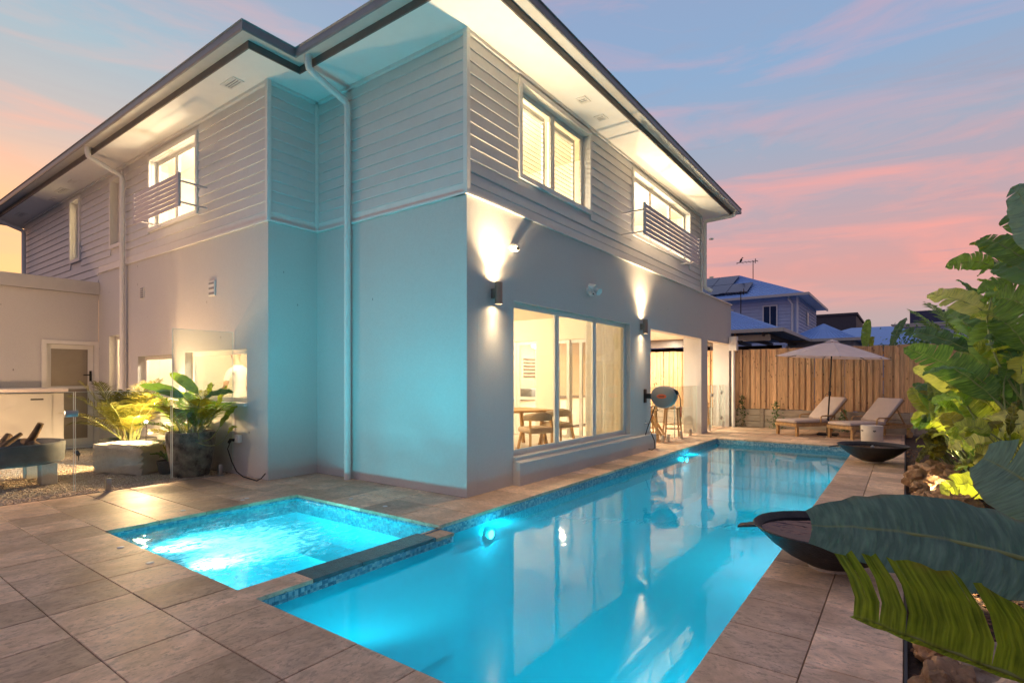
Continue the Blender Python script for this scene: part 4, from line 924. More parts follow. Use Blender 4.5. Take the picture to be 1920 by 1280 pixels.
# dining table and chairs
def chair(x, y, rz, label):
    t = thing('dining_chair', label, 'chair', (x, y, FZ), rz, 'upholstered dining chairs')
    MB().bbox(-.25, .25, -.24, .25, .40, .50, .035, 3).build('seat', 'upholstery', t, smooth=60)
    b = MB(); rows = []
    for i in range(15):
        a = R(200+140*i/14); hh = .13-.05*abs(i-7)/7
        ca, sa = math.cos(a), math.sin(a)
        rows.append([(.25*ca, .22*sa+.02, .62), (.30*ca, .27*sa+.02, .62), (.31*ca, .28*sa+.02, .62+hh), (.26*ca, .23*sa+.02, .62+hh+.03)])
    b.v = [p for r_ in rows for p in r_]; b.f = [(i*4+j, i*4+(j+1) % 4, i*4+4+(j+1) % 4, i*4+4+j) for i in range(14) for j in range(4)]+[(3, 2, 1, 0), (56, 57, 58, 59)]
    b.build('backrest', 'upholstery', t, smooth=60)
    for sx in (-1, 1):
        MB().bar((sx*.26, -.30, 0), (sx*.20, -.17, .64), .045, .035).build('leg', 'oak', t); MB().bar((sx*.25, .26, 0), (sx*.20, .18, .42), .04, .035).build('leg', 'oak', t)
def g2(u, v, z): t_ = FPX*(CAM_H-z)/(v-710); p = at(u, v, t_); return p.x, p.y
chair(-5.30, 8.05, R(60), 'tan upholstered dining chair with oak legs, front one at the window')
chair(-5.55, 9.15, R(60), 'tan upholstered dining chair with oak legs, at the right end of the table')
chair(-5.80, 7.35, R(60), 'tan upholstered dining chair cut off by the left window frame')
t = thing('dining_table', 'light timber dining table behind the upholstered chairs', 'table', (-6.5, 8.5, FZ), R(-25))
MB().bbox(-.55, .55, -1.0, 1.0, .70, .745, .012).build('table_top', 'oak', t)
for sx in (-1, 1):
    for sy in (-1, 1): MB().bar((sx*.45, sy*.85, 0), (sx*.38, sy*.75, .70), .06, .06).build('leg', 'oak', t)
# outdoor bar table and stools
t = thing('bar_table', 'timber high bar table with crossed legs in the alfresco', 'table', (-5.15, 13.0, 0), R(20))
MB().bbox(-.40, .40, -.80, .80, 1.0, 1.045, .01).build('table_top', 'teak', t)
for sy in (-.62, .62):
    MB().bar((-.34, sy, 0), (.30, sy, 1.0), .07, .06).build('leg', 'oak', t); MB().bar((.34, sy+.061, 0), (-.30, sy+.061, 1.0), .07, .06).build('leg', 'oak', t)
    MB().bar((-.30, sy+.03, .98), (.30, sy+.03, .98), .05, .05).build('crossbar', 'oak', t)
def stool(x, y, rz, label):
    t = thing('bar_stool', label, 'bar stool', (x, y, 0), rz, 'timber bar stools in the alfresco')
    MB().bbox(-.20, .20, -.18, .18, .70, .74, .012).build('seat', 'teak', t, smooth=40)
    for sx in (-1, 1):
        for sy in (-1, 1): MB().bar((sx*.20, sy*.18, 0), (sx*.15, sy*.13, .70), .038, .038).build('leg', 'oak', t)
    for a, b_, z in (((-.19, -.165), (.19, -.165), .22), ((-.19, .165), (.19, .165), .30), ((-.185, -.165), (-.185, .165), .30), ((.185, -.165), (.185, .165), .30)):
        MB().bar((*a, z), (*b_, z), .025, .03).build('footrail', 'oak', t)
stool(-4.85, 12.15, R(15), 'timber bar stool nearest the hose reel'); stool(-5.55, 12.55, R(10), 'timber bar stool behind the bar table towards the wall')
stool(-4.72, 13.35, R(30), 'timber bar stool at the right end of the bar table'); stool(-5.6, 13.7, R(5), 'timber bar stool at the far side of the bar table'); stool(-4.9, 16.4, R(10), 'timber stool seen through the far alfresco opening')

# ================================================================== COURTYARD
gb = MB().add([(-14.02,-2.5,-.012),(-8.36,-2.5,-.012),(-8.36,YC-.003,-.012),(-14.02,YC-.003,-.012)], [(0,1,2,3)]).build('courtyard_ground', 'gravel_base', kind='structure')
def scatter(name, mat, n, x0, x1, y0, y1, z, smin, smax, flat, label=None, cat=None, dens=None):
    mb = MB(); V, F = mb.v, mb.f
    for _ in range(n):
        while True:
            x, y = random.uniform(x0, x1), random.uniform(y0, y1)
            if dens is None or dens(x, y): break
        s = random.uniform(smin, smax); a = random.uniform(0, 6.28); ca, sa = math.cos(a)*s, math.sin(a)*s; h = s*flat*random.uniform(.7, 1.3)
        k = random.uniform(.5, .9); tx, ty = random.uniform(-.3, .3)*s, random.uniform(-.3, .3)*s; o = len(V)
        V += [(x+ca, y+sa, z+tx), (x-sa*k, y+ca*k, z+ty), (x-ca, y-sa, z-tx), (x+sa*k, y-ca*k, z-ty), (x+tx*.3, y+ty*.3, z+h), (x, y, z-h)]
        F += [(o, o+1, o+4), (o+1, o+2, o+4), (o+2, o+3, o+4), (o+3, o, o+4), (o+1, o, o+5), (o+2, o+1, o+5), (o+3, o+2, o+5), (o, o+3, o+5)]
    return mb.build(name, mat, label=label, cat=cat, kind='stuff')
scatter('gravel', 'pebble', 15000, -13.9, -8.37, .6, YC-.03, -.004, .010, .024, .55, 'pale loose gravel covering the courtyard floor', 'gravel')
MB().box(-8.362, -8.352, -2.5, YC-.003, -.03, .006).build('edging_strip', 'sleeper', label='thin rusty edging strip between gravel and terrace paving', cat='edging')
# storage cabinet
t = thing('storage_cabinet', 'cream outdoor storage cabinet with flat lid at the left edge', 'cabinet', (-13.1, 2.5, 0))
MB().bbox(-.48, .48, -1.2, .78, 0, 1.19, .008).build('body', 'cabinet', t)
MB().bbox(-.52, .55, -1.25, .83, 1.215, 1.275, .010).build('lid', 'cabinet', t)
for y0, y1 in ((-1.18, -.21), (-.19, .60)):
    d = MB().bbox(.481, .498, y0, y1, .05, 1.17, .004).build('door', 'cabinet', t); MB().box(.4985, .503, y1-.30, y1-.12, 1.07, 1.095).build('handle_slot', 'black_plastic', d)
# fire pit
t = thing('fire_pit', 'round dark fire pit bowl on pale block feet holding charred logs', 'fire pit', (-9.98, 1.98, 0))
MB().lathe([(.001, .30), (.56, .285), (.60, .31), (.615, .56), (.60, .575), (.56, .57), (.54, .42), (.001, .42)], (0, 0, 0), 44).build('bowl', 'firepit', t, smooth=35)
MB().lathe([(.001, .45), (.53, .43)], (0, 0, 0), 30).build('ash_bed', 'ash', t)
for x, y in ((.36, .34), (.36, -.34), (-.36, .34), (-.36, -.34)): MB().bbox(x-.09, x+.09, y-.09, y+.09, 0, .29, .008).build('block_foot', 'block', t)
for i, (a, b_, r_) in enumerate((((-.1, .2, .45), (.05, .34, .82), .05), ((.0, -.1, .46), (-.2, .05, .66), .06), ((.2, .3, .47), (-.25, .22, .56), .06), ((.28, -.2, .46), (.18, .1, .70), .035))):
    q = MB().tube([a, tuple((a[k]+b_[k])/2+random.uniform(-.02, .02) for k in range(3)), b_], [r_, r_*.95, r_*.75], 9); q.build('log', 'log', t, smooth=50)
# stone block seat
def rock(name, c, s, mat, seed, label=None, cat='rock', group=None, sub=3, amp=.16, cubic=0):
    bm = bmesh.new(); bmesh.ops.create_icosphere(bm, subdivisions=sub, radius=1)
    off = Vector((seed*3.1, seed*1.7, seed*.9))
    for v in bm.verts:
        p = v.co.copy()
        if cubic:
            mx = max(abs(p.x), abs(p.y), abs(p.z)); p = p.lerp(p/mx, cubic)
        p *= 1+amp*noise.noise(v.co*1.6+off)+amp*.5*noise.noise(v.co*4.1+off)
        v.co = Vector((p.x*s[0], p.y*s[1], p.z*s[2]))
    bm.verts.index_update(); m = MB(); m.add([v.co[:] for v in bm.verts], [[v.index for v in f.verts] for f in bm.faces]); bm.free()
    o = m.build(name, mat, smooth=32, label=label, cat=cat, group=group); o.location = c; return o
r_ = rock('stone_seat', (-9.78, 3.38, .225), (.46, .26, .235), 'stone_block', 5, 'big squared pale stone block seat on the gravel', 'stone', sub=4, amp=.05, cubic=.93); r_.rotation_euler = (0, 0, R(24))

# ------------------------------------------------------------------ leaves
def curve(a, b, sagv, n=10):
    a, b, sagv = Vector(a), Vector(b), Vector(sagv)
    return [a.lerp(b, i/n)+sagv*(4*(i/n)*(1-i/n)) for i in range(n+1)]
def leaf_mesh(pts, width, nrm, fold=.25, slits=(), droop=.1, wsides=(1, 1), wav=.012, seed=0, blunt=0, leanf=.22, tear=1):
    """a broad ribbed blade about a curved midrib; slits are torn gaps between ribs"""
    rnd = random.Random(seed); n = len(pts)-1; mb = MB(); mb.uv = []; nrm = Vector(nrm)
    def prof(s):
        s *= 1-blunt; return (math.sin(math.pi*min(1, s*1.0)**.75*.97+.03))**.62 if s < 1 else .02
    def frame(i):
        d = (pts[min(i+1, n)]-pts[max(i-1, 0)]).normalized(); side = d.cross(nrm).normalized(); up = side.cross(d).normalized(); return d, side, up
    for sg in (-1, 1):
        for i in range(n):
            slit0, slit1 = (i, sg) in slits, (i+1, sg) in slits
            dr = droop+(rnd.uniform(-.10, .22)*tear if (slit0 or slit1) else 0)
            cols = []
            for e, sl in ((i, slit0), (i+1, slit1)):
                d, side, up = frame(e); s = e/n; w = width*(wsides[0] if sg > 0 else wsides[1])*prof(s)*(1+.03*math.sin(e*2.7+seed))
                shift = d*(.05*width*(1 if e == i else -1)) if sl else Vector((0, 0, 0))
                lean = d*(leanf*w)
                col_ = []
                for q in (0, .35, .7, 1):
                    col_.append((pts[e]+side*sg*w*q*math.cos(fold)+up*(w*q*math.sin(fold)-dr*w*q*q+wav*math.sin(e*2.1+q*3+seed))+lean*q*q+shift*q*(.4+.6*q), (s, sg*q)))
                cols.append(col_)
            o = len(mb.v)
            for col_ in cols:
                for p, uv in col_: mb.v.append(tuple(p)); mb.uv.append(uv)
            for q in range(3):
                f = (o+q, o+q+1, o+4+q+1, o+4+q); mb.f.append(f if sg > 0 else f[::-1])
    return mb
def add_leaf(parent, base, tip, width, nrm=(0, -.4, 1), bend=(0, 0, .08), fold=.2, mat='leaf_green', slits=0, droop=.15, seed=0, n=12, root=None, world=True):
    org = parent.location if world else Vector((0, 0, 0))
    pts = [p-org for p in curve(base, tip, bend, n)]
    rnd = random.Random(seed*7+1)
    sl = {(rnd.randrange(3, n-1), rnd.choice((-1, 1))) for _ in range(slits)}
    mb = leaf_mesh(pts, width, nrm, fold, sl, droop, seed=seed); o = mb.build('leaf', mat, parent, smooth=40)
    k = len(pts); MB().tube([p-Vector(nrm).normalized()*.004 for p in pts], [max(.0015, width*.045*(1-.85*i/(k-1))) for i in range(k)], 6).build('midrib', 'stalk', o, smooth=60)
    if root is not None:
        r0 = Vector(root)-org; b0 = pts[0]; d = (pts[0]-pts[1]).normalized()
        L = (b0-r0).length; ctrl = b0+d*L*.45; P = [(r0*(1-q)**2+ctrl*2*q*(1-q)+b0*q*q) for q in [i/8 for i in range(9)]]
        MB().tube(P, [max(.004, width*.09)*(1.5-.7*i/8) for i in range(9)], 7).build('stem', 'stalk', parent, smooth=60)
    return o
def frond(parent, base, dirv, L, arch, nl=26, mat='leaf_palm', seed=0, wid=.013, ll=.34):
    rnd = random.Random(seed); base = Vector(base); d = Vector(dirv).normalized(); pts = []
    for i in range(13):
        s = i/12; pts.append(base+Vector((d.x*L*s, d.y*L*s, d.z*L*s-arch*L*s*s)))
    mb = MB(); mb.uv = []
    t = MB().tube(pts, [.009*(1-.8*i/12) for i in range(13)], 5)
    for k in range(nl):
        s = .22+.78*k/nl; i = min(11, int(s*12)); f = s*12-i; p = pts[i].lerp(pts[i+1], f); dd = (pts[i+1]-pts[i]).normalized()
        side = dd.cross(Vector((0, 0, 1))).normalized(); up = side.cross(dd)
        for sg in (-1, 1):
            l = ll*(math.sin(math.pi*(.15+.8*s))**.7)*rnd.uniform(.85, 1.1); v = (side*sg*.8+dd*.62+up*rnd.uniform(.05, .3)).normalized()
            q1, q2 = p+v*l*.5, p+v*l+Vector((0, 0, -.22*l)); wv = v.cross(up).normalized()*wid*rnd.uniform(.8, 1.2); o = len(mb.v)
            mb.v += [tuple(x) for x in (p-wv*.4, p+wv*.4, q1+wv, q1-wv, q2)]; mb.uv += [(0, .2), (0, .3), (.5, .4), (.5, .1), (1, .2)]
            mb.f += [(o, o+1, o+2, o+3), (o+3, o+2, o+4)]
    o = mb.build('frond', mat, parent); t.build('rachis', 'stalk', o, smooth=60)

# pots
def pot(x, y, r, h, mat, label, base=.72, seg=36):
    t = thing('plant_pot', label, 'pot', (x, y, 0))
    MB().lathe([(.001, 0), (r*base, 0), (r*(base+.06), h*.10), (r*.98, h*.75), (r, h*.97), (r*.99, h), (r*.90, h), (r*.88, h*.90), (.001, h*.88)], (0, 0, 0), seg).build('vessel', mat, t, smooth=35)
    MB().lathe([(.001, h*.905), (r*.88, h*.90)], (0, 0, 0), 24).build('soil', 'soil', t)
    return t
pot(-8.74, 3.80, .335, .66, 'pot_stone', 'large tapered pot with mottled dark stone glaze behind the glass')
pot(-10.9, 3.72, .42, .42, 'pot_dark', 'wide low dark pot holding the yellow green palm')
pot(-9.18, 3.66, .15, .20, 'pot_dark', 'small dark bowl pot holding the bromeliad')
pot(-9.25, 3.98, .22, .42, 'pot_stone', 'mid sized dark stone pot behind the bromeliad')
# palm in the wide pot
t = thing('areca_palm', 'feathery yellow green palm in the wide low pot', 'palm', (-10.9, 3.72, .38))
for i in range(24):
    a = i*2.4; e = random.uniform(.75, 1.38); r0 = random.uniform(.02, .16); L = random.uniform(1.0, 1.65)
    dy = math.sin(a)*math.cos(e); dy = dy if dy < 0 else dy*.25
    frond(t, (r0*math.cos(a), r0*math.sin(a), 0), (math.cos(a)*math.cos(e), dy, math.sin(e)), L, random.uniform(.22, .42), 22, 'leaf_palm', i, .0095, .36)
for i in range(7):
    a = i*.9; MB().tube([(.10*math.cos(a), .10*math.sin(a), -.03), (.13*math.cos(a), .13*math.sin(a), .45)], [.016, .010], 7).build('stem', 'trunk', t, smooth=50)
# small palm behind the big pot
t = thing('areca_palm', 'bushy small palm behind the big stone pot', 'palm', (-9.25, 3.98, .38))
for i in range(16):
    a = i*2.4+.5; e = random.uniform(.5, 1.2); dy = math.sin(a)*math.cos(e); dy = dy if dy < 0 else dy*.2
    frond(t, (.05*math.cos(a), .05*math.sin(a), 0), (math.cos(a)*math.cos(e), dy, math.sin(e)), random.uniform(.45, .85), random.uniform(.3, .55), 20, 'leaf_palm', 100+i, .011, .24)
# broad leaved plant in the big pot
t = thing('potted_bird_of_paradise', 'broad leaved potted plant with long dark leaves in the big stone pot', 'plant', (-8.74, 3.80, .58))
for i, (bu, bv, tu, tv, dp, wd_, mt) in enumerate(((345, 745, 262, 722, 8.0, .085, 'leaf_dark'), (372, 738, 318, 700, 8.15, .085, 'leaf_green'), (385, 745, 438, 735, 7.9, .07, 'leaf_dark'), (412, 800, 445, 760, 7.85, .07, 'leaf_lime'),
        (405, 770, 425, 722, 8.0, .055, 'leaf_lime'), (392, 742, 395, 718, 8.1, .05, 'leaf_lime'), (428, 812, 444, 800, 7.8, .05, 'leaf_lime'), (368, 800, 352, 775, 7.75, .06, 'leaf_green'))):
    add_leaf(t, at(bu, bv, dp), at(tu, tv, dp+.12), wd_, (.2, -.75, .6), (0, 0, .04), .25, mt, 2 if wd_ > .09 else 0, .2, 300+i, 10, root=Vector((-8.74+random.uniform(-.12, .12), 3.80+random.uniform(-.1, .1), .60)))
for i in range(16):
    a = 2.0+i*.41; e = random.uniform(.6, 1.25); dy = math.sin(a)*math.cos(e); dy = dy if dy < 0 else dy*.3
    frond(t, (.1*math.cos(a), .1*math.sin(a), 0), (math.cos(a)*math.cos(e), dy, math.sin(e)), random.uniform(.8, 1.25), random.uniform(.25, .45), 26, random.choice(('leaf_palm', 'leaf_green')), 700+i, .010, .28)
t = thing('bromeliad', 'small bromeliad with an orange flower in the bowl pot', 'plant', (-9.18, 3.66, .18))
for i in range(14):
    a = i*2.4; L = random.uniform(.16, .26); add_leaf(t, Vector((0, 0, 0)), Vector((math.cos(a)*L, math.sin(a)*L, L*.55)), .018, (0, 0, 1), (0, 0, .05), .3, 'leaf_green', 0, .1, 400+i, 6, world=False)
for i in range(6):
    a = i*1.05; add_leaf(t, Vector((0, 0, .08)), Vector((math.cos(a)*.06, math.sin(a)*.06, .26)), .016, (math.cos(a), math.sin(a), .4), (0, 0, .0), .3, 'leaf_palm', 0, .1, 420+i, 5, world=False)
MB().lathe([(.001, 0), (.02, .03), (.028, .08), (.001, .17)], (0, 0, .10), 8).build('flower', 'flower', t, smooth=40)
# added spike lights, and garden lanterns on stakes
def spike(x, y, z, label, e, d=(0, 0, 1), size=100, warm=WARM, pt=False):
    t = thing('added_garden_light', label, 'garden light', (x, y, z))
    MB().tube([(0, 0, -.12), (0, 0, 0)], [.004, .010], 8).build('spike', 'dark_metal', t)
    q = Vector(d).to_track_quat('Z', 'Y')
    o = MB().lathe([(.001, 0), (.03, 0), (.035, .08), (.031, .08), (.028, .06), (.001, .055)], (0, 0, 0), 16).build('head', 'dark_metal', t, smooth=40); o.rotation_euler = q.to_euler()
    b_ = MB().lathe([(.028, .062), (.001, .066)], (0, 0, 0), 14).build('lens', 'lamp_warm', t); b_.rotation_euler = q.to_euler()
    l = lamp('added_spike_lamp', 'SPOT', q @ Vector((0, 0, .09)), e, warm, .03, t, spot_size=R(size), spot_blend=.7); l.rotation_euler = (-Vector(d)).to_track_quat('Z', 'Y').to_euler()
def lantern(gp, e, label, col_=(1, .62, .30)):
    t = thing('garden_lantern', label, 'garden light', (gp.x, gp.y, 0))
    MB().tube([(0, 0, 0), (0, 0, gp.z-.04)], .008, 8).build('stake', 'dark_metal', t); MB().lathe([(.001, -.045), (.03, -.04), (.03, -.03)], (0, 0, gp.z), 14).build('cup', 'dark_metal', t)
    MB().lathe([(.001, -.03), (.022, -.02), (.03, 0), (.022, .02), (.001, .03)], (0, 0, gp.z), 14).build('globe', 'lamp_warm', t, smooth=60)
    lamp('lantern_lamp', 'POINT', (-.02, -.06, gp.z+.05), e, col_, .04, t)
lantern(at(274, 791, 8.85), 185, 'small glowing garden lantern on a thin stake beside the palm')
lantern(Vector((-11.2, .75, 1.1)), 125, 'small added unseen garden lantern on the gravel beyond the left edge', (1, .60, .36))  # added out of view to warm the wing wall and courtyard
spike(-11.9, 3.3, .10, 'small added garden spike light at the foot of the cabinet', 10, (-.9, -.2, .7), 150, (1, .62, .34))  # extra lamp added to warm the cabinet front
# outlet and cable
t = thing('power_outlet', 'white weatherproof power outlet low on the kitchen wall', 'power outlet', (-8.14, YC, .54))
MB().bbox(-.06, .06, -.07, -.001, -.05, .07, .012).build('box', 'white_plastic', t, smooth=40)
MB().tube([(-.03, -.08, -.01), (-.09, -.10, .0), (-.14, -.10, -.05)], .022, 8).build('plug', 'black_plastic', t, smooth=50)
MB().tube([(-8.22, 4.14, .53), (-8.24, 4.1, .40), (-8.12, 4.1, .22), (-8.02, 4.12, .08), (-7.85, 4.13, .02), (-7.6, 4.12, .012), (-7.42, 4.10, .012), (-7.34, 4.12, .05), (-7.30, 4.16, .12)], .008, 8).build('power_cable', 'cable', smooth=60, label='black power cable drooping from the outlet along the wall base', cat='cable')

# ------------------------------------------------------------------ person in the kitchen (seen from behind the servery glass)
def person(loc, rz):
    J = [((0, 0, .95), .13), ((0, 0, 1.08), .125), ((0, -.01, 1.22), .13), ((0, -.02, 1.38), .145), ((0, -.03, 1.47), .085), ((0, -.07, 1.55), .055), ((0, -.09, 1.62), .075), ((0, -.10, 1.70), .095), ((0, -.10, 1.78), .075)]
    E = [(i, i+1) for i in range(8)]
    def chain(root, pts):
        k = root
        for p in pts: J.append(p); E.append((k, len(J)-1)); k = len(J)-1
    for s in (-1, 1):
        chain(3, [((s*.12, -.02, 1.42), .07), ((s*.20, -.02, 1.38), .062), ((s*.25, -.03, 1.22), .05), ((s*.26, -.05, 1.10), .042), ((s*.24, -.17, 1.03), .038), ((s*.20, -.28, 1.02), .03), ((s*.18, -.34, 1.02), .034), ((s*.17, -.40, 1.01), .02)])
        chain(0, [((s*.09, 0, .88), .10), ((s*.11, -.01, .66), .078), ((s*.11, -.02, .48), .06), ((s*.11, 0, .30), .055), ((s*.11, .01, .10), .042), ((s*.11, .0, .045), .045), ((s*.115, -.14, .03), .032)])
    me = bpy.data.meshes.new('body'); me.from_pydata([j[0] for j in J], E, []); o = bpy.data.objects.new('body', me); C.objects.link(o)
    sk = o.modifiers.new('s', 'SKIN'); 
    lay = me.skin_vertices[0] if me.skin_vertices else None
    if lay is None:
        bpy.context.view_layer.objects.active = o; bpy.ops.mesh.customdata_skin_add(); lay = me.skin_vertices[0]
    for i, j in enumerate(J): lay.data[i].radius = (j[1], j[1]*(.72 if i in (0, 1, 2, 3) else .95))
    lay.data[0].use_root = True
    o.modifiers.new('u', 'SUBSURF').levels = 2
    dg = bpy.context.evaluated_depsgraph_get(); m2 = bpy.data.meshes.new_from_object(o.evaluated_get(dg)); bpy.data.objects.remove(o)
    for q in ('skin', 'shirt', 'shorts'): m2.materials.append(MATS[q])
    for p in m2.polygons:
        c = p.center; p.use_smooth = True
        arm = abs(c.x) > .17 and c.z > .98
        p.material_index = 0
        if c.z < 1.50 and c.z > .93 and not (arm and c.z < 1.22): p.material_index = 1
        elif .50 < c.z <= .96 and not (abs(c.x) > .2): p.material_index = 2
    t = thing('person', 'person in a white t shirt standing at the kitchen window, seen from the side', 'person', loc, rz)
    obj('body', m2, t)
    h = MB().lathe([(.001, .105), (.05, .095), (.085, .05), (.095, .0), (.088, -.04)], (0, -.085, 1.735), 20); h.build('hair', 'hair', t, smooth=60)
    f = MB()
    f.lathe([(.001, .0), (.014, .012), (.012, .045), (.001, .05)], (0, -.205, 1.665), 8); f.build('nose', 'skin', t, smooth=60)
    for s in (-1, 1):
        MB().lathe([(.001, -.012), (.011, 0), (.001, .012)], (s*.034, -.188, 1.715), 10).build('eye', 'hair', t, smooth=60); MB().lathe([(.001, -.03), (.016, 0), (.001, .03)], (s*.098, -.09, 1.695), 10).build('ear', 'skin', t, smooth=60)
        for k in range(4):
            MB().tube([(s*.17-.024+k*.016, -.38, 1.012), (s*.17-.026+k*.018, -.43, 1.01), (s*.17-.026+k*.018, -.465, .995)], [.009, .008, .006], 7).build('finger', 'skin', t, smooth=60)
        MB().tube([(s*.17-s*.03, -.36, 1.012), (s*.17-s*.055, -.40, 1.005)], [.010, .008], 7).build('thumb', 'skin', t, smooth=60)
    MB().box(-.03, .03, -.186, -.178, 1.635, 1.640).build('mouth', 'hair', t)
person((-9.72, 5.05, .2), R(-75))

# ================================================================== TIMBER FENCE AND NEIGHBOURS
FY = 17.55
fen = thing('timber_fence', 'tall timber paling fence on a low sleeper wall behind the loungers', 'fence', (0, FY, 0))
x = -9.0
while x < 3.2:
    wv = random.choice((.15, .15, .14)); over = random.random() < .5
    dz = random.uniform(-.012, .012); k = round(wv, 2)
    piece('paling', k, lambda m: m.bbox(.002, k-.006, -.011, .011, .55, 2.34, .004, 1), 'paling', fen, (x, .0 if over else .014, dz), (0, R(random.uniform(-.25, .25)), 0))
    if random.random() < .55:
        piece('paling', .1, lambda m: m.bbox(.0, .10, -.009, .009, .55, 2.33, .004, 1), 'paling', fen, (x+k-.05, -.028, dz))
    x += k
for z in (.75, 1.45, 2.15): MB().box(-9, 3.2, .035, .075, z-.04, z+.04).build('rail', 'paling', fen)
for x in [-9+1.8*i for i in range(7)]:
    piece('sleeper_post', 'p', lambda m: m.bbox(-.05, .05, -.10, -.045, 0, .57, .006, 1), 'sleeper', fen, (x+.15, 0, 0))
    for j in range(3): piece('sleeper', 's', lambda m: m.bbox(.055, 1.745, -.075, .01, .003, .180, .006, 1), 'sleeper', fen, (x+.15, 0, j*.182))
for i, (x, z0, lb) in enumerate(((-4.0, .95, 'climbing leafy vine on the fence base left of the loungers'), (-3.05, .80, 'thin leafy climber on the fence base behind the left lounger'), (-1.35, .6, 'small leafy creeper on the fence base between the loungers'))):
    t = thing('climber', lb, 'plant', (x, FY-.14, 0)); mb = MB(); mb.uv = []; rnd = random.Random(i)
    pts = [Vector((.03*math.sin(k*1.3), -.02, z0*k/9)) for k in range(10)]; MB().tube(pts, .006, 6).build('stem', 'trunk', t)
    for k in range(150):
        q = rnd.random(); p = Vector((rnd.gauss(0, .11*(1.15-q)), rnd.uniform(-.10, .02), z0*q)); s = rnd.uniform(.02, .035); d = Vector((rnd.uniform(-1, 1), rnd.uniform(-1, .2), rnd.uniform(-.6, .8))).normalized(); e = d.orthogonal().normalized()
        o = len(mb.v); mb.v += [tuple(p), tuple(p+d*s+e*s*.6), tuple(p+d*s*2.2), tuple(p+d*s-e*s*.6)]; mb.uv += [(0, .2)]*4; mb.f.append((o, o+1, o+2, o+3))
    mb.build('foliage', 'leaf_dark', t, kind='stuff')

def hip(x0, x1, y0, y1, ze, pitch, name, mat, parent, th=.10, ridge_ax='x'):
    hd = (y1-y0)/2 if ridge_ax == 'x' else (x1-x0)/2; zr = ze+hd*pitch; m = MB()
    if ridge_ax == 'x': top = [(x0+hd, (y0+y1)/2, zr), (x1-hd, (y0+y1)/2, zr)]
    else: top = [((x0+x1)/2, y0+hd, zr), ((x0+x1)/2, y1-hd, zr)]
    b = [(x0,y0,ze),(x1,y0,ze),(x1,y1,ze),(x0,y1,ze)]
    if ridge_ax == 'x': m.add(b+top, [(0,1,5,4),(1,2,5),(2,3,4,5),(3,0,4),(3,2,1,0)])
    else: m.add(b+top, [(0,1,4),(1,2,5,4),(2,3,5),(3,0,4,5),(3,2,1,0)])
    r = m.build(name, mat, parent)
    g = MB(); g.box(x0-.06, x1+.06, y0-.07, y0-.001, ze-.08, ze+.04); g.box(x1+.001, x1+.07, y0, y1, ze-.08, ze+.04); g.build('gutter', 'gutter_bottom', r)
    return r, zr
def ribs(p00, p10, p01, p11, n, parent, mat, r=.018, name='roof_sheet_ribs'):   # corrugation ridges laid down a roof slope (a quad)
    m = MB(); A, B_, D, E_ = map(Vector, (p00, p10, p01, p11))
    for k in range(n):
        s = (k+.5)/n; a = A.lerp(B_, s); b = D.lerp(E_, s)
        if (a-b).length > .05: m.bar(a+Vector((0, 0, .008)), b+Vector((0, 0, .008)), .05, .03)
    m.build(name, mat, parent, kind='stuff')
nb = thing('neighbour_house', 'two storey pale weatherboard house with blue grey hip roof beyond the fence', 'house', (0, 0, 0))
NX, NY0, NY1 = -4.15, 28.9, 35.5
for (a0, a1, fa, nm) in ((-16, NX-.03, 'f', 0), (NY0, NY1, 's', 0)):
    for k in range(15):
        z0 = 2.9+k*.167; m = MB()
        if fa == 'f': pr = [(NY0, z0), (NY0-.035, z0), (NY0-.008, z0+.165), (NY0, z0+.165)]; m.add([(a0, y, z) for y, z in pr]+[(a1, y, z) for y, z in pr], [(0,1,5,4),(1,2,6,5),(2,3,7,6),(3,2,1,0),(4,5,6,7)])
        else: pr = [(NX, z0), (NX+.035, z0), (NX+.008, z0+.165), (NX, z0+.165)]; m.add([(x, a0, z) for x, z in pr]+[(x, a1, z) for x, z in pr], [(0,1,5,4),(1,2,6,5),(2,3,7,6),(3,2,1,0),(4,5,6,7)])
        m.build('weatherboard', 'nbr_wall', nb)
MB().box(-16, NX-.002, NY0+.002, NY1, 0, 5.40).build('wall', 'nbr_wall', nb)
MB().box(NX-.04, NX+.04, NY0-.045, NY0+.04, 2.9, 5.40).build('corner_board', 'trim', nb)
MB().box(-16.5, -3.66, 28.36, 36.0, 5.395, 5.42).build('soffit', 'soffit', nb)
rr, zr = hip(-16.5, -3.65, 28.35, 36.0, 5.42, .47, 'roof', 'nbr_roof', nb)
hd = (36-28.35)/2
ribs((-16.4+0, 28.36, 5.42), (-3.7, 28.36, 5.42), (-12.7, 28.35+hd, zr), (-3.65-hd, 28.35+hd, zr), 60, nb, 'nbr_roof')
for (x0, x1, z0, z1, sp) in ((-5.62, -5.06, 3.95, 4.98, True), (-7.55, -7.1, 4.0, 4.9, False)):
    f = MB(); f.box(x0-.06, x1+.06, NY0-.075, NY0-.03, z0-.06, z0); f.box(x0-.06, x1+.06, NY0-.075, NY0-.03, z1, z1+.06); f.box(x0-.06, x0, NY0-.075, NY0-.03, z0, z1); f.box(x1, x1+.06, NY0-.075, NY0-.03, z0, z1); f.box((x0+x1)/2-.02, (x0+x1)/2+.02, NY0-.07, NY0-.036, z0, z1)
    f = f.build('window', 'trim', nb)
    for a, b_ in ((x0, (x0+x1)/2-.02), ((x0+x1)/2+.02, x1)): MB().box(a, b_, NY0-.06, NY0-.04, z0, z1).build('pane', 'solar', f)
f = MB().box(NX+.03, NX+.07, 31.6, 32.1, 4.2, 4.9).build('window', 'trim', nb); MB().box(NX+.071, NX+.075, 31.66, 32.04, 4.26, 4.84).build('pane', 'solar', f)
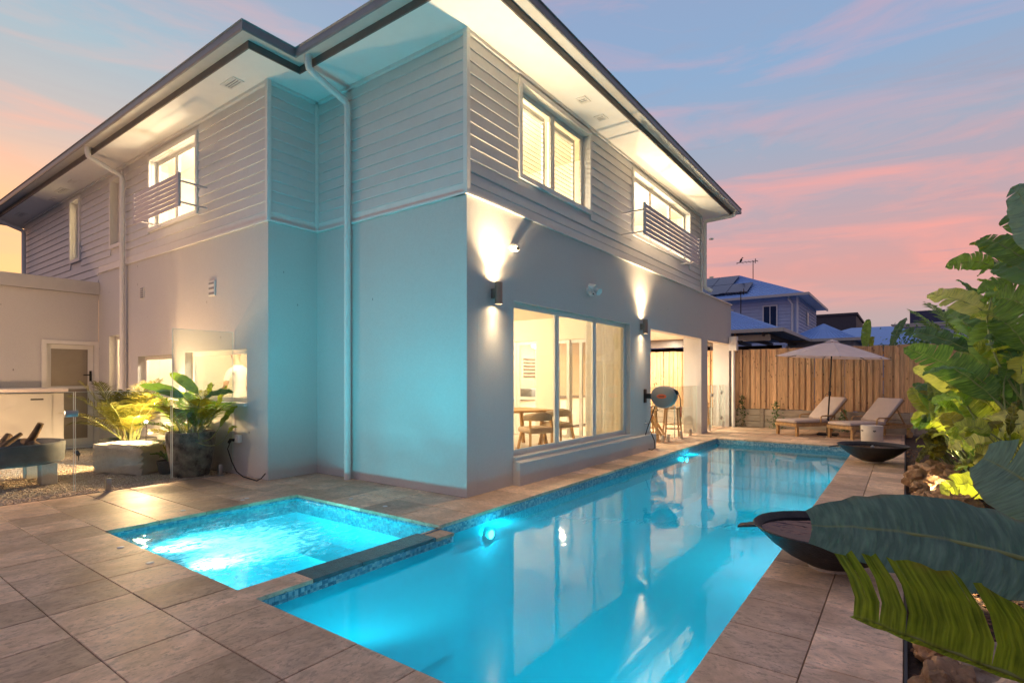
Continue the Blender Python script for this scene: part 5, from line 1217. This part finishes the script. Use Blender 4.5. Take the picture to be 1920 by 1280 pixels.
MB().tube([(-4.5, 28.75, 5.4), (-4.5, 28.75, 5.25), (-4.35, 28.8, 5.0), (-4.35, 28.8, 3.0)], .05, 10).build('downpipe', 'trim', nb, smooth=50)
# solar panels on the front slope
def onroof(x, q): return Vector((x, 28.35+q, 5.42+.47*q+.09))
for i in range(7):
    for j in range(2):
        x0 = -13.6+i*1.03+(.0 if j else .0); 
        if j == 1 and i == 6: continue
        q0 = .55+j*1.5; a, b_, c_, d_ = onroof(x0, q0), onroof(x0+1.0, q0), onroof(x0+1.0, q0+1.45), onroof(x0, q0+1.45); up = Vector((0, -.4, .9))*.04
        MB().add([a, b_, c_, d_, a+up, b_+up, c_+up, d_+up], [(4,5,6,7),(0,1,5,4),(1,2,6,5),(2,3,7,6),(3,0,4,7)]).build('solar_panel', 'solar', nb)
# lower roofs and carport of the same house
lw = thing('carport', 'low hip roofed carport with exposed rafters right behind the fence', 'carport', (0, 0, 0))
LX, LY = -3.3, 19.75
r1, z1_ = hip(-13, LX, LY, 27.0, 3.1, .44, 'roof', 'nbr_roof', lw); hd1 = 7.25/2
ribs((-12.9, LY+.01, 3.1), (LX-.05, LY+.01, 3.1), (-13+hd1, LY+hd1, z1_), (LX-hd1, LY+hd1, z1_), 62, lw, 'nbr_roof'); ribs((LX-.01, LY+.05, 3.1), (LX-.01, 26.9, 3.1), (LX-hd1, LY+hd1, z1_), (LX-hd1, LY+hd1, z1_), 30, lw, 'nbr_roof')
MB().box(-9, LX-.4, LY+.25, LY+.35, 2.75, 2.96).build('beam', 'gutter_bottom', lw)
for i in range(7): MB().bar((LX-.6-i*.9, LY+.1, 2.97), (LX-.6-i*.9, 26.5, 2.97), .06, .14).build('rafter', 'fascia', lw)
for x, y in ((LX-1.6, LY+.3), (LX-.5, 24), (-8, LY+.3)): MB().box(x-.06, x+.06, y-.06, y+.06, 0, 2.74).build('post', 'trim', lw)
MB().tube([(LX-2.4, LY-.05, 3.0), (LX-2.4, LY-.02, 2.8), (LX-2.3, LY+.2, 2.7), (LX-2.3, LY+.2, 0)], .05, 10).build('downpipe', 'gutter_bottom', lw, smooth=50)
MB().box(-12, LX-1.0, 25.6, 25.8, 0, 2.9).build('back_wall', 'nbr_dark', lw)
t = thing('low_house', 'low house with ridged pale blue roof right of the carport', 'house', (0, 0, 0))
r2, z2_ = hip(-4.4, -1.45, 26.1, 33.5, 3.1, .52, 'roof', 'nbr_roof', t, ridge_ax='y'); MB().box(-4.2, -1.7, 26.5, 33, 0, 3.09).build('wall', 'nbr_wall', t)
ribs((-4.3, 26.11, 3.1), (-1.5, 26.11, 3.1), (-2.93, 26.1+1.475, z2_), (-2.92, 26.1+1.475, z2_), 18, t, 'nbr_roof')
t = thing('low_house', 'low house with plain blue roof behind the ridged one', 'house', (0, 0, 0))
hip(-6.5, 3.0, 36.5, 44, 3.3, .36, 'roof', 'nbr_roof', t); MB().box(-6, 2.5, 37, 43, 0, 3.29).build('wall', 'nbr_wall', t)
t = thing('flat_roofed_building', 'dark boxy flat roofed building beyond the neighbour house', 'building', (0, 0, 0))
MB().box(-6.5, -2.75, 44.5, 52, 0, 5.9).build('wall', 'nbr_dark', t); MB().box(-6.6, -2.65, 44.4, 52.1, 5.9, 6.05).build('parapet', 'nbr_dark', t)
t = thing('distant_house', 'distant white house with blue roof and rooftop box near the palms', 'house', (0, 0, 0))
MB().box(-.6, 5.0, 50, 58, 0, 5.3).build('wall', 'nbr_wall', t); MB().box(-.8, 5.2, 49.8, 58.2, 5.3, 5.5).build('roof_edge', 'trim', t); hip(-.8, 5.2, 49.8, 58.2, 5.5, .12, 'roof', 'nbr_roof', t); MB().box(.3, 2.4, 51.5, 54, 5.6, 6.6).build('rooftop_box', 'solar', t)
# antennas and the bird
def antenna(p0, h, boom, n, label):
    t = thing('antenna', label, 'antenna', tuple(p0)); MB().tube([(0, 0, 0), (0, 0, h)], .022, 6).build('mast', 'dark_metal', t)
    MB().tube([(-boom, -.1, h-.05), (.25, .02, h-.05)], .014, 6).build('boom', 'dark_metal', t)
    for k in range(n):
        x = .2-k*(boom+.1)/n; MB().tube([(x, -.28, h-.05), (x, .28, h-.05)], .009, 5).build('element', 'dark_metal', t)
    MB().tube([(.12, -.02, h-.17), (.12, 0, h+.09)], .02, 5).build('dipole', 'dark_metal', t)
p = at(1412, 524, 30.0); antenna(p, 1.05, .85, 5, 'thin roof antenna with a bird on it above the neighbour house')
q = MB().lathe([(.001, -.16), (.03, -.10), (.065, 0), (.055, .07), (.03, .11), (.001, .13)], (0, 0, 0), 10)
t = thing('bird', 'small dark bird perched on the roof antenna', 'bird', (p.x-.62, p.y-.06, p.z+1.0)); o = q.build('body', 'bird', t, smooth=60); o.rotation_euler = (R(20), R(35), 0); o.location = (0, 0, .12)
MB().lathe([(.001, -.045), (.04, 0), (.001, .045)], (.07, 0, .26), 8).build('head', 'bird', t, smooth=60); MB().tube([(.10, 0, .26), (.16, 0, .25)], [.014, .002], 6).build('beak', 'bird', t); MB().add([(-.05, -.03, .06), (-.05, .03, .06), (-.24, .03, -.06), (-.24, -.03, -.06), (-.05, 0, .03), (-.24, 0, -.075)], [(0,1,2,3),(0,3,5,4),(1,4,5,2)]).build('tail', 'bird', t)
for s in (-.02, .02): MB().tube([(0, s, .06), (0, s, -.0)], .006, 5).build('leg', 'bird', t)
antenna(at(1389, 588, 24.0), 1.0, .9, 9, 'thin comb shaped antenna in front of the solar panels')

# ================================================================== GARDEN BED ON THE RIGHT
MB().add([(.012,-1.5,-.03),(6,-1.5,-.03),(6,FY-.1,-.03),(.012,FY-.1,-.03)], [(0,1,2,3)]).build('garden_bed', 'soil', kind='structure')
MB().box(-.004, .010, -1.3, 17.4, -.10, .004).build('edging_strip', 'dark_metal', label='thin dark metal edging between the pool paving and the garden bed', cat='edging')
def md(x, y): return random.random() < (1.0 if .35 < x < 2.0 else .35)
scatter('mulch', 'mulch', 9000, .02, 2.6, 1.2, 14, -.012, .012, .032, .35, 'dark brown bark mulch covering the garden bed', 'mulch', md)
rk = [(.16, 3.15, .05, .12, .16, .10, 0), (.30, 3.42, .07, .19, .11, .09, 1), (.16, 3.62, .04, .10, .15, .09, 0), (.42, 3.08, .06, .20, .15, .11, 1), (.34, 2.86, .05, .15, .12, .08, 0), (.20, 2.80, .04, .12, .14, .08, 1),
      (.14, 5.9, .05, .09, .13, .10, 1), (.16, 6.3, .05, .10, .13, .09, 1), (.13, 6.65, .06, .10, .14, .11, 1)]
nm_ = ['jagged tan rock at the paving edge, bottom right corner', 'flat topped tan rock lying across the bed at the bottom right', 'brown rock tucked under the big foreground leaf edge', 'large rounded tan rock at the bottom right of the picture', 'dark tilted rock between the mulch and the edging', 'low brown rock nearest the camera at the edging',
       'pale rock below the rusty rock pile beside the paving', 'pale upright rock at the end of the rusty rock pile', 'pale lumpy rock above the big grey green leaf']
for i, (x, y, z, a, b_, c_, k) in enumerate(rk): rock('garden_rock', (x, y, z), (a, b_, c_), 'rock_tan' if k else 'rock_orange', i+1, nm_[i], 'rock', sub=4, amp=.42).rotation_euler = (random.uniform(-.3, .3), random.uniform(-.3, .3), i*1.3)
for i in range(26):
    y = 7.0+i*.135; x = .17+.16*(i % 3)+random.uniform(-.05, .05)
    rock('garden_rock', (x, y, .05+.05*(i % 2)), (random.uniform(.09, .16), random.uniform(.09, .17), random.uniform(.08, .14)), 'rock_orange', 40+i, 'rough rusty orange rock in the pile along the garden edge', 'rock', 'rusty rocks along the garden edge', 3, .6).rotation_euler = (random.uniform(-1, 1), random.uniform(-1, 1), i)
def tuft(x, y, label, n=46, L=.30, seed=0):
    t = thing('grass_tuft', label, 'plant', (x, y, 0)); rnd = random.Random(seed)
    mb = MB(); mb.uv = []
    for k in range(n):
        a = rnd.uniform(0, 6.28); e = rnd.uniform(.5, 1.3); l = L*rnd.uniform(.6, 1.1); d = Vector((math.cos(a)*math.cos(e), math.sin(a)*math.cos(e), math.sin(e))); sd = d.cross(Vector((0, 0, 1))).normalized()*.006
        p1 = d*l*.55; p2 = d*l+Vector((0, 0, -.30*l)); o = len(mb.v); mb.v += [tuple(q) for q in (-sd, sd, p1+sd, p1-sd, p2)]; mb.uv += [(0, .3)]*5; mb.f += [(o, o+1, o+2, o+3), (o+3, o+2, o+4)]
    mb.build('blades', 'leaf_green', t, kind='stuff')
tuft(.48, 9.25, 'spiky green tuft among the rusty rocks, upper of two', seed=1); tuft(.52, 7.75, 'spiky green tuft among the rusty rocks, lower of two', seed=2); tuft(.35, 10.6, 'small spiky tuft at the back of the rusty rocks', 30, .26, 3)
# big bird of paradise plants: leaves given by where base and tip stand in space
def plant(name, label, root, leaves, cat='plant'):
    t = thing(name, label, cat, root)
    for i, (bu, bv, tu, tv, d0, d1, wd_, nrm, mat, sl) in enumerate(leaves):
        add_leaf(t, at(bu, bv, d0), at(tu, tv, d1), wd_*.80, nrm, (random.uniform(-.05, .05), 0, random.uniform(.05, .12)), random.uniform(.22, .5), mat, sl+2, random.uniform(.15, .4), int(bu*3+tv), 14, root=Vector(root)+Vector((random.uniform(-.12, .12), random.uniform(-.12, .12), 0)))
    return t
UPF, FLAT, LEFT = (-.2, -.6, .75), (0, -.2, 1), (-.7, -.6, .35)
plant('bird_of_paradise', 'broad leaved plant with the large torn leaf reaching over the fence line', (1.55, 7.2, 0),
    [(1868, 752, 1694, 652, 5.6, 6.4, .28, (-.15, -.75, .62), 'leaf_green', 9), (1852, 692, 1849, 600, 6.2, 6.5, .25, (-.1, -.98, .2), 'leaf_green', 1), (1822, 660, 1684, 622, 7.0, 7.8, .22, (-.1, -.6, .8), 'leaf_dark', 4),
     (1840, 770, 1712, 690, 6.0, 6.7, .20, (-.2, -.7, .7), 'leaf_pale', 4), (1915, 720, 1925, 620, 5.6, 5.9, .22, LEFT, 'leaf_lime', 2), (1880, 640, 1800, 590, 6.6, 7.2, .22, UPF, 'leaf_dark', 3), (1905, 790, 1885, 700, 5.8, 6, .2, (-.3, -.9, .3), 'leaf_dark', 1)])
plant('bird_of_paradise', 'tall dark green plant rising at the upper right edge', (2.05, 6.6, 0),
    [(1925, 470, 1897, 352, 5.0, 5.2, .20, LEFT, 'leaf_grey', 1), (1940, 500, 1838, 448, 5.0, 5.5, .20, UPF, 'leaf_green', 2), (1950, 540, 1862, 505, 4.8, 5.3, .24, UPF, 'leaf_dark', 1), (1950, 600, 1868, 560, 4.8, 5.2, .27, LEFT, 'leaf_green', 2),
     (1872, 600, 1738, 553, 6.2, 6.9, .24, (-.2, -.7, .7), 'leaf_pale', 3), (1900, 610, 1850, 530, 6.6, 6.9, .2, LEFT, 'leaf_dark', 1), (1930, 660, 1860, 600, 5.6, 5.9, .25, UPF, 'leaf_green', 3), (1945, 450, 1880, 410, 5.4, 5.7, .2, UPF, 'leaf_dark', 1)])
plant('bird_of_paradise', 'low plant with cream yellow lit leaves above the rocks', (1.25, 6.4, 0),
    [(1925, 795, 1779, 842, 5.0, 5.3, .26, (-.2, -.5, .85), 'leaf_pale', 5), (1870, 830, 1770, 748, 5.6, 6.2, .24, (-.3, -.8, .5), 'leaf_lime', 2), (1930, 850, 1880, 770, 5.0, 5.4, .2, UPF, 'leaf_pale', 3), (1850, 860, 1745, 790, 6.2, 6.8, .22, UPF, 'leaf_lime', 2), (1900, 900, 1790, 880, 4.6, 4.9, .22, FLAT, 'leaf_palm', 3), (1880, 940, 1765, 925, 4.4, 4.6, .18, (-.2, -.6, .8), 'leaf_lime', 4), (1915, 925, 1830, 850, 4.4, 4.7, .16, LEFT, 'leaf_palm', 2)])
plant('philodendron', 'bushy lime green plant beside the fence end of the garden bed', (.95, 11.5, 0),
    [(1760+random.uniform(-15, 40), 790+random.uniform(-25, 30), 1705+random.uniform(-6, 70), 705+random.uniform(0, 110), 9.2+random.uniform(-.4, .5), 9.6+random.uniform(-.5, .6), random.uniform(.11, .19), random.choice((UPF, LEFT, FLAT)), random.choice(('leaf_lime', 'leaf_green', 'leaf_palm', 'leaf_dark')), 3) for _ in range(30)])
plant('philodendron', 'low yellowish plant spreading at the corner of the deck', (.65, 10.6, 0),
    [(1755+random.uniform(-10, 25), 850+random.uniform(-20, 15), 1712+random.uniform(-8, 60), 800+random.uniform(0, 75), 8.4+random.uniform(-.3, .3), 8.4+random.uniform(-.4, .3), random.uniform(.08, .14), random.choice((UPF, FLAT)), random.choice(('leaf_lime', 'leaf_palm')), 2) for _ in range(14)])
plant('garden_shrub', 'dense green shrub filling the back of the garden bed', (1.9, 9.6, 0),
    [(1860+random.uniform(-40, 60), 720+random.uniform(-90, 110), 1810+random.uniform(-60, 100), 650+random.uniform(-70, 160), 7.8+random.uniform(-.6, .8), 8.1+random.uniform(-.8, 1), random.uniform(.16, .26), random.choice((UPF, LEFT, FLAT)), random.choice(('leaf_dark', 'leaf_green', 'leaf_dark', 'leaf_lime')), 3) for _ in range(46)])
MIX = ('leaf_green', 'leaf_lime', 'leaf_green', 'leaf_pale', 'leaf_lime', 'leaf_dark')
def bank(name, label, root, n, u0, u1, v0, v1, d, wr, L, mats=MIX):
    rows = []
    for k in range(n):
        bu, bv = random.uniform(u0, u1), random.uniform(v0, v1); dd = d+random.uniform(-.5, .5); a = random.uniform(R(150), R(250)) if random.random() < .75 else random.uniform(R(30), R(150)); px = random.uniform(.6, 1.1)*L*FPX/dd
        rows.append((bu, bv, bu+px*math.cos(a), bv-abs(px*math.sin(a))*random.choice((1, .8, -.35)), dd, dd+random.uniform(-.25, .35), random.uniform(*wr), random.choice((UPF, LEFT, (-.2, -.9, .4), (-.4, -.5, .75))), random.choice(mats), random.randrange(2, 6)))
    plant(name, label, root, rows)
bank('bird_of_paradise', 'thick bank of overlapping mid green leaves below the torn leaf', (1.35, 7.0, 0), 26, 1800, 1925, 690, 830, 6.1, (.09, .17), .55)
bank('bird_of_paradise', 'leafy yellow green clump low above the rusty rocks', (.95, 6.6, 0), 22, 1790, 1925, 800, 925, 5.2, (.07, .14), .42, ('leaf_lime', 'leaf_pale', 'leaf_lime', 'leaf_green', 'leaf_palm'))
bank('bird_of_paradise', 'upper clump of slender leaves at the right edge of the picture', (2.0, 7.4, 0), 18, 1850, 1935, 500, 690, 6.6, (.10, .18), .6, ('leaf_green', 'leaf_dark', 'leaf_green', 'leaf_lime'))
t = thing('fan_palm', 'spiky leaved palm poking out above the torn leaf', 'palm', (1.6, 9.9, 0)); o_ = t.location
for i, (bu, bv, tu, tv) in enumerate(((1790, 640, 1715, 580), (1785, 640, 1730, 600), (1800, 630, 1745, 568), (1790, 650, 1722, 625), (1805, 640, 1790, 575))):
    a, b_ = at(bu, bv, 8.2), at(tu, tv, 8.6); frond(t, a-o_, b_-a, (b_-a).length*1.15, .10, 20, 'leaf_green', 500+i, .014, .28); MB().tube([Vector((0, 0, 0)), (a-o_)*.5+Vector((.1, 0, .2)), a-o_], .012, 6).build('stem', 'stalk', t, smooth=60)
plant('banana_plant', 'upright paddle leaves standing behind the fence above the umbrella', (.05, 18.6, 0),
    [(1622, 655, 1629, 598, 15.2, 15.3, .17, (-.2, -.95, .2), 'leaf_green', 0), (1672, 650, 1700, 596, 15.2, 15.4, .17, (-.5, -.8, .3), 'leaf_dark', 1), (1634, 655, 1638, 632, 15.2, 15.3, .10, UPF, 'leaf_lime', 0)])
mb = MB(); mb.uv = []; rnd = random.Random(9)
t = thing('dark_tree', 'dark rounded treetop behind the fence near the distant white house', 'tree', tuple(at(1745, 690, 26))); t.location.z = 0
for k in range(1500):
    p = Vector((rnd.gauss(0, .75), rnd.gauss(0, .6), 3.0+rnd.gauss(0, .42))); d = Vector((rnd.uniform(-1, 1), rnd.uniform(-1, 1), rnd.uniform(-1, 1))).normalized(); e = d.orthogonal().normalized(); s = rnd.uniform(.05, .1); o = len(mb.v)
    mb.v += [tuple(p), tuple(p+d*s+e*s*.6), tuple(p+d*s*2.2), tuple(p+d*s-e*s*.6)]; mb.uv += [(0, .3)]*4; mb.f.append((o, o+1, o+2, o+3))
mb.build('crown', 'leaf_dark', t, kind='stuff'); MB().tube([(0, 0, 0), (.1, 0, 1.5), (0, 0, 3)], [.14, .10, .05], 9).build('trunk', 'trunk', t, smooth=50)
# the big blades close to the camera
t = thing('bird_of_paradise', 'plant with huge grey green leaf and torn green blade close to the camera', 'plant', (1.9, 1.9, 0))
org = t.location
def big(base, tip, width, nrm, fold, mat, sl, seed, bend, droop=.1, n=18, ws=(1, 1), blunt=.08, leanf=.22):
    pts = [p-org for p in curve(base, tip, bend, n)]; mb = leaf_mesh(pts, width, nrm, fold, sl, droop, wsides=ws, seed=seed, wav=.004, blunt=blunt, leanf=leanf, tear=.15); o = mb.build('leaf', mat, t, smooth=40)
    MB().tube([p-Vector(nrm).normalized()*.006 for p in pts], [max(.002, .014*(1-.8*i/n)) for i in range(n+1)], 8).build('midrib', 'stalk', o, smooth=60)
big(at(2080, 1100, 1.75), at(1522, 985, 2.15), .20, (-.10, -.62, .80), .10, 'leaf_grey', set(), 1, (0, 0, .05), .12)
big(at(2110, 1345, 1.65), at(1600, 1152, 2.0), .30, (-.10, -.93, -.30), .02, 'leaf_olive', {(8, 1), (14, 1), (16, 1)}, 2, (0, 0, .0), .05, 18, (1, .08), .26, .5)
big(at(2030, 985, 2.5), at(1843, 858, 2.9), .20, (-.45, -.75, .45), .2, 'leaf_grey', {(9, 1)}, 3, (0, 0, .03), .15, 12)
for p, r0 in ((at(2080, 1100, 1.75), (.05, 0)), (at(2110, 1345, 1.65), (-.05, .05)), (at(2030, 985, 2.5), (0, .1))):
    q = p-org; MB().tube([Vector((r0[0], r0[1], 0)), q*.5+Vector((.08, -.05, .05)), q], [.03, .024, .014], 8).build('stem', 'stalk', t, smooth=60)
# garden spike lights added among the leaves to brighten the planting
for k, (x, y, e, d) in enumerate(((.17, 6.95, 20, (.7, -.3, .75)), (.20, 9.9, 70, (.6, .35, .75)), (.16, 4.55, 45, (.75, .45, .6)), (.15, 8.4, 60, (.75, .1, .75)), (.14, 5.75, 42, (.8, .3, .75)), (.62, 11.6, 50, (.3, .3, 1)))):
    spike(x, y, .04, 'small added garden spike light '+('at the paving edge below the rusty rocks', 'beside the upper rusty rocks', 'behind the big foreground leaf', 'in the middle of the rusty rock pile', 'beside the pale rocks above the big leaf', 'behind the low yellowish plant')[k], e*.8, d, 160, (1, .80, .45))
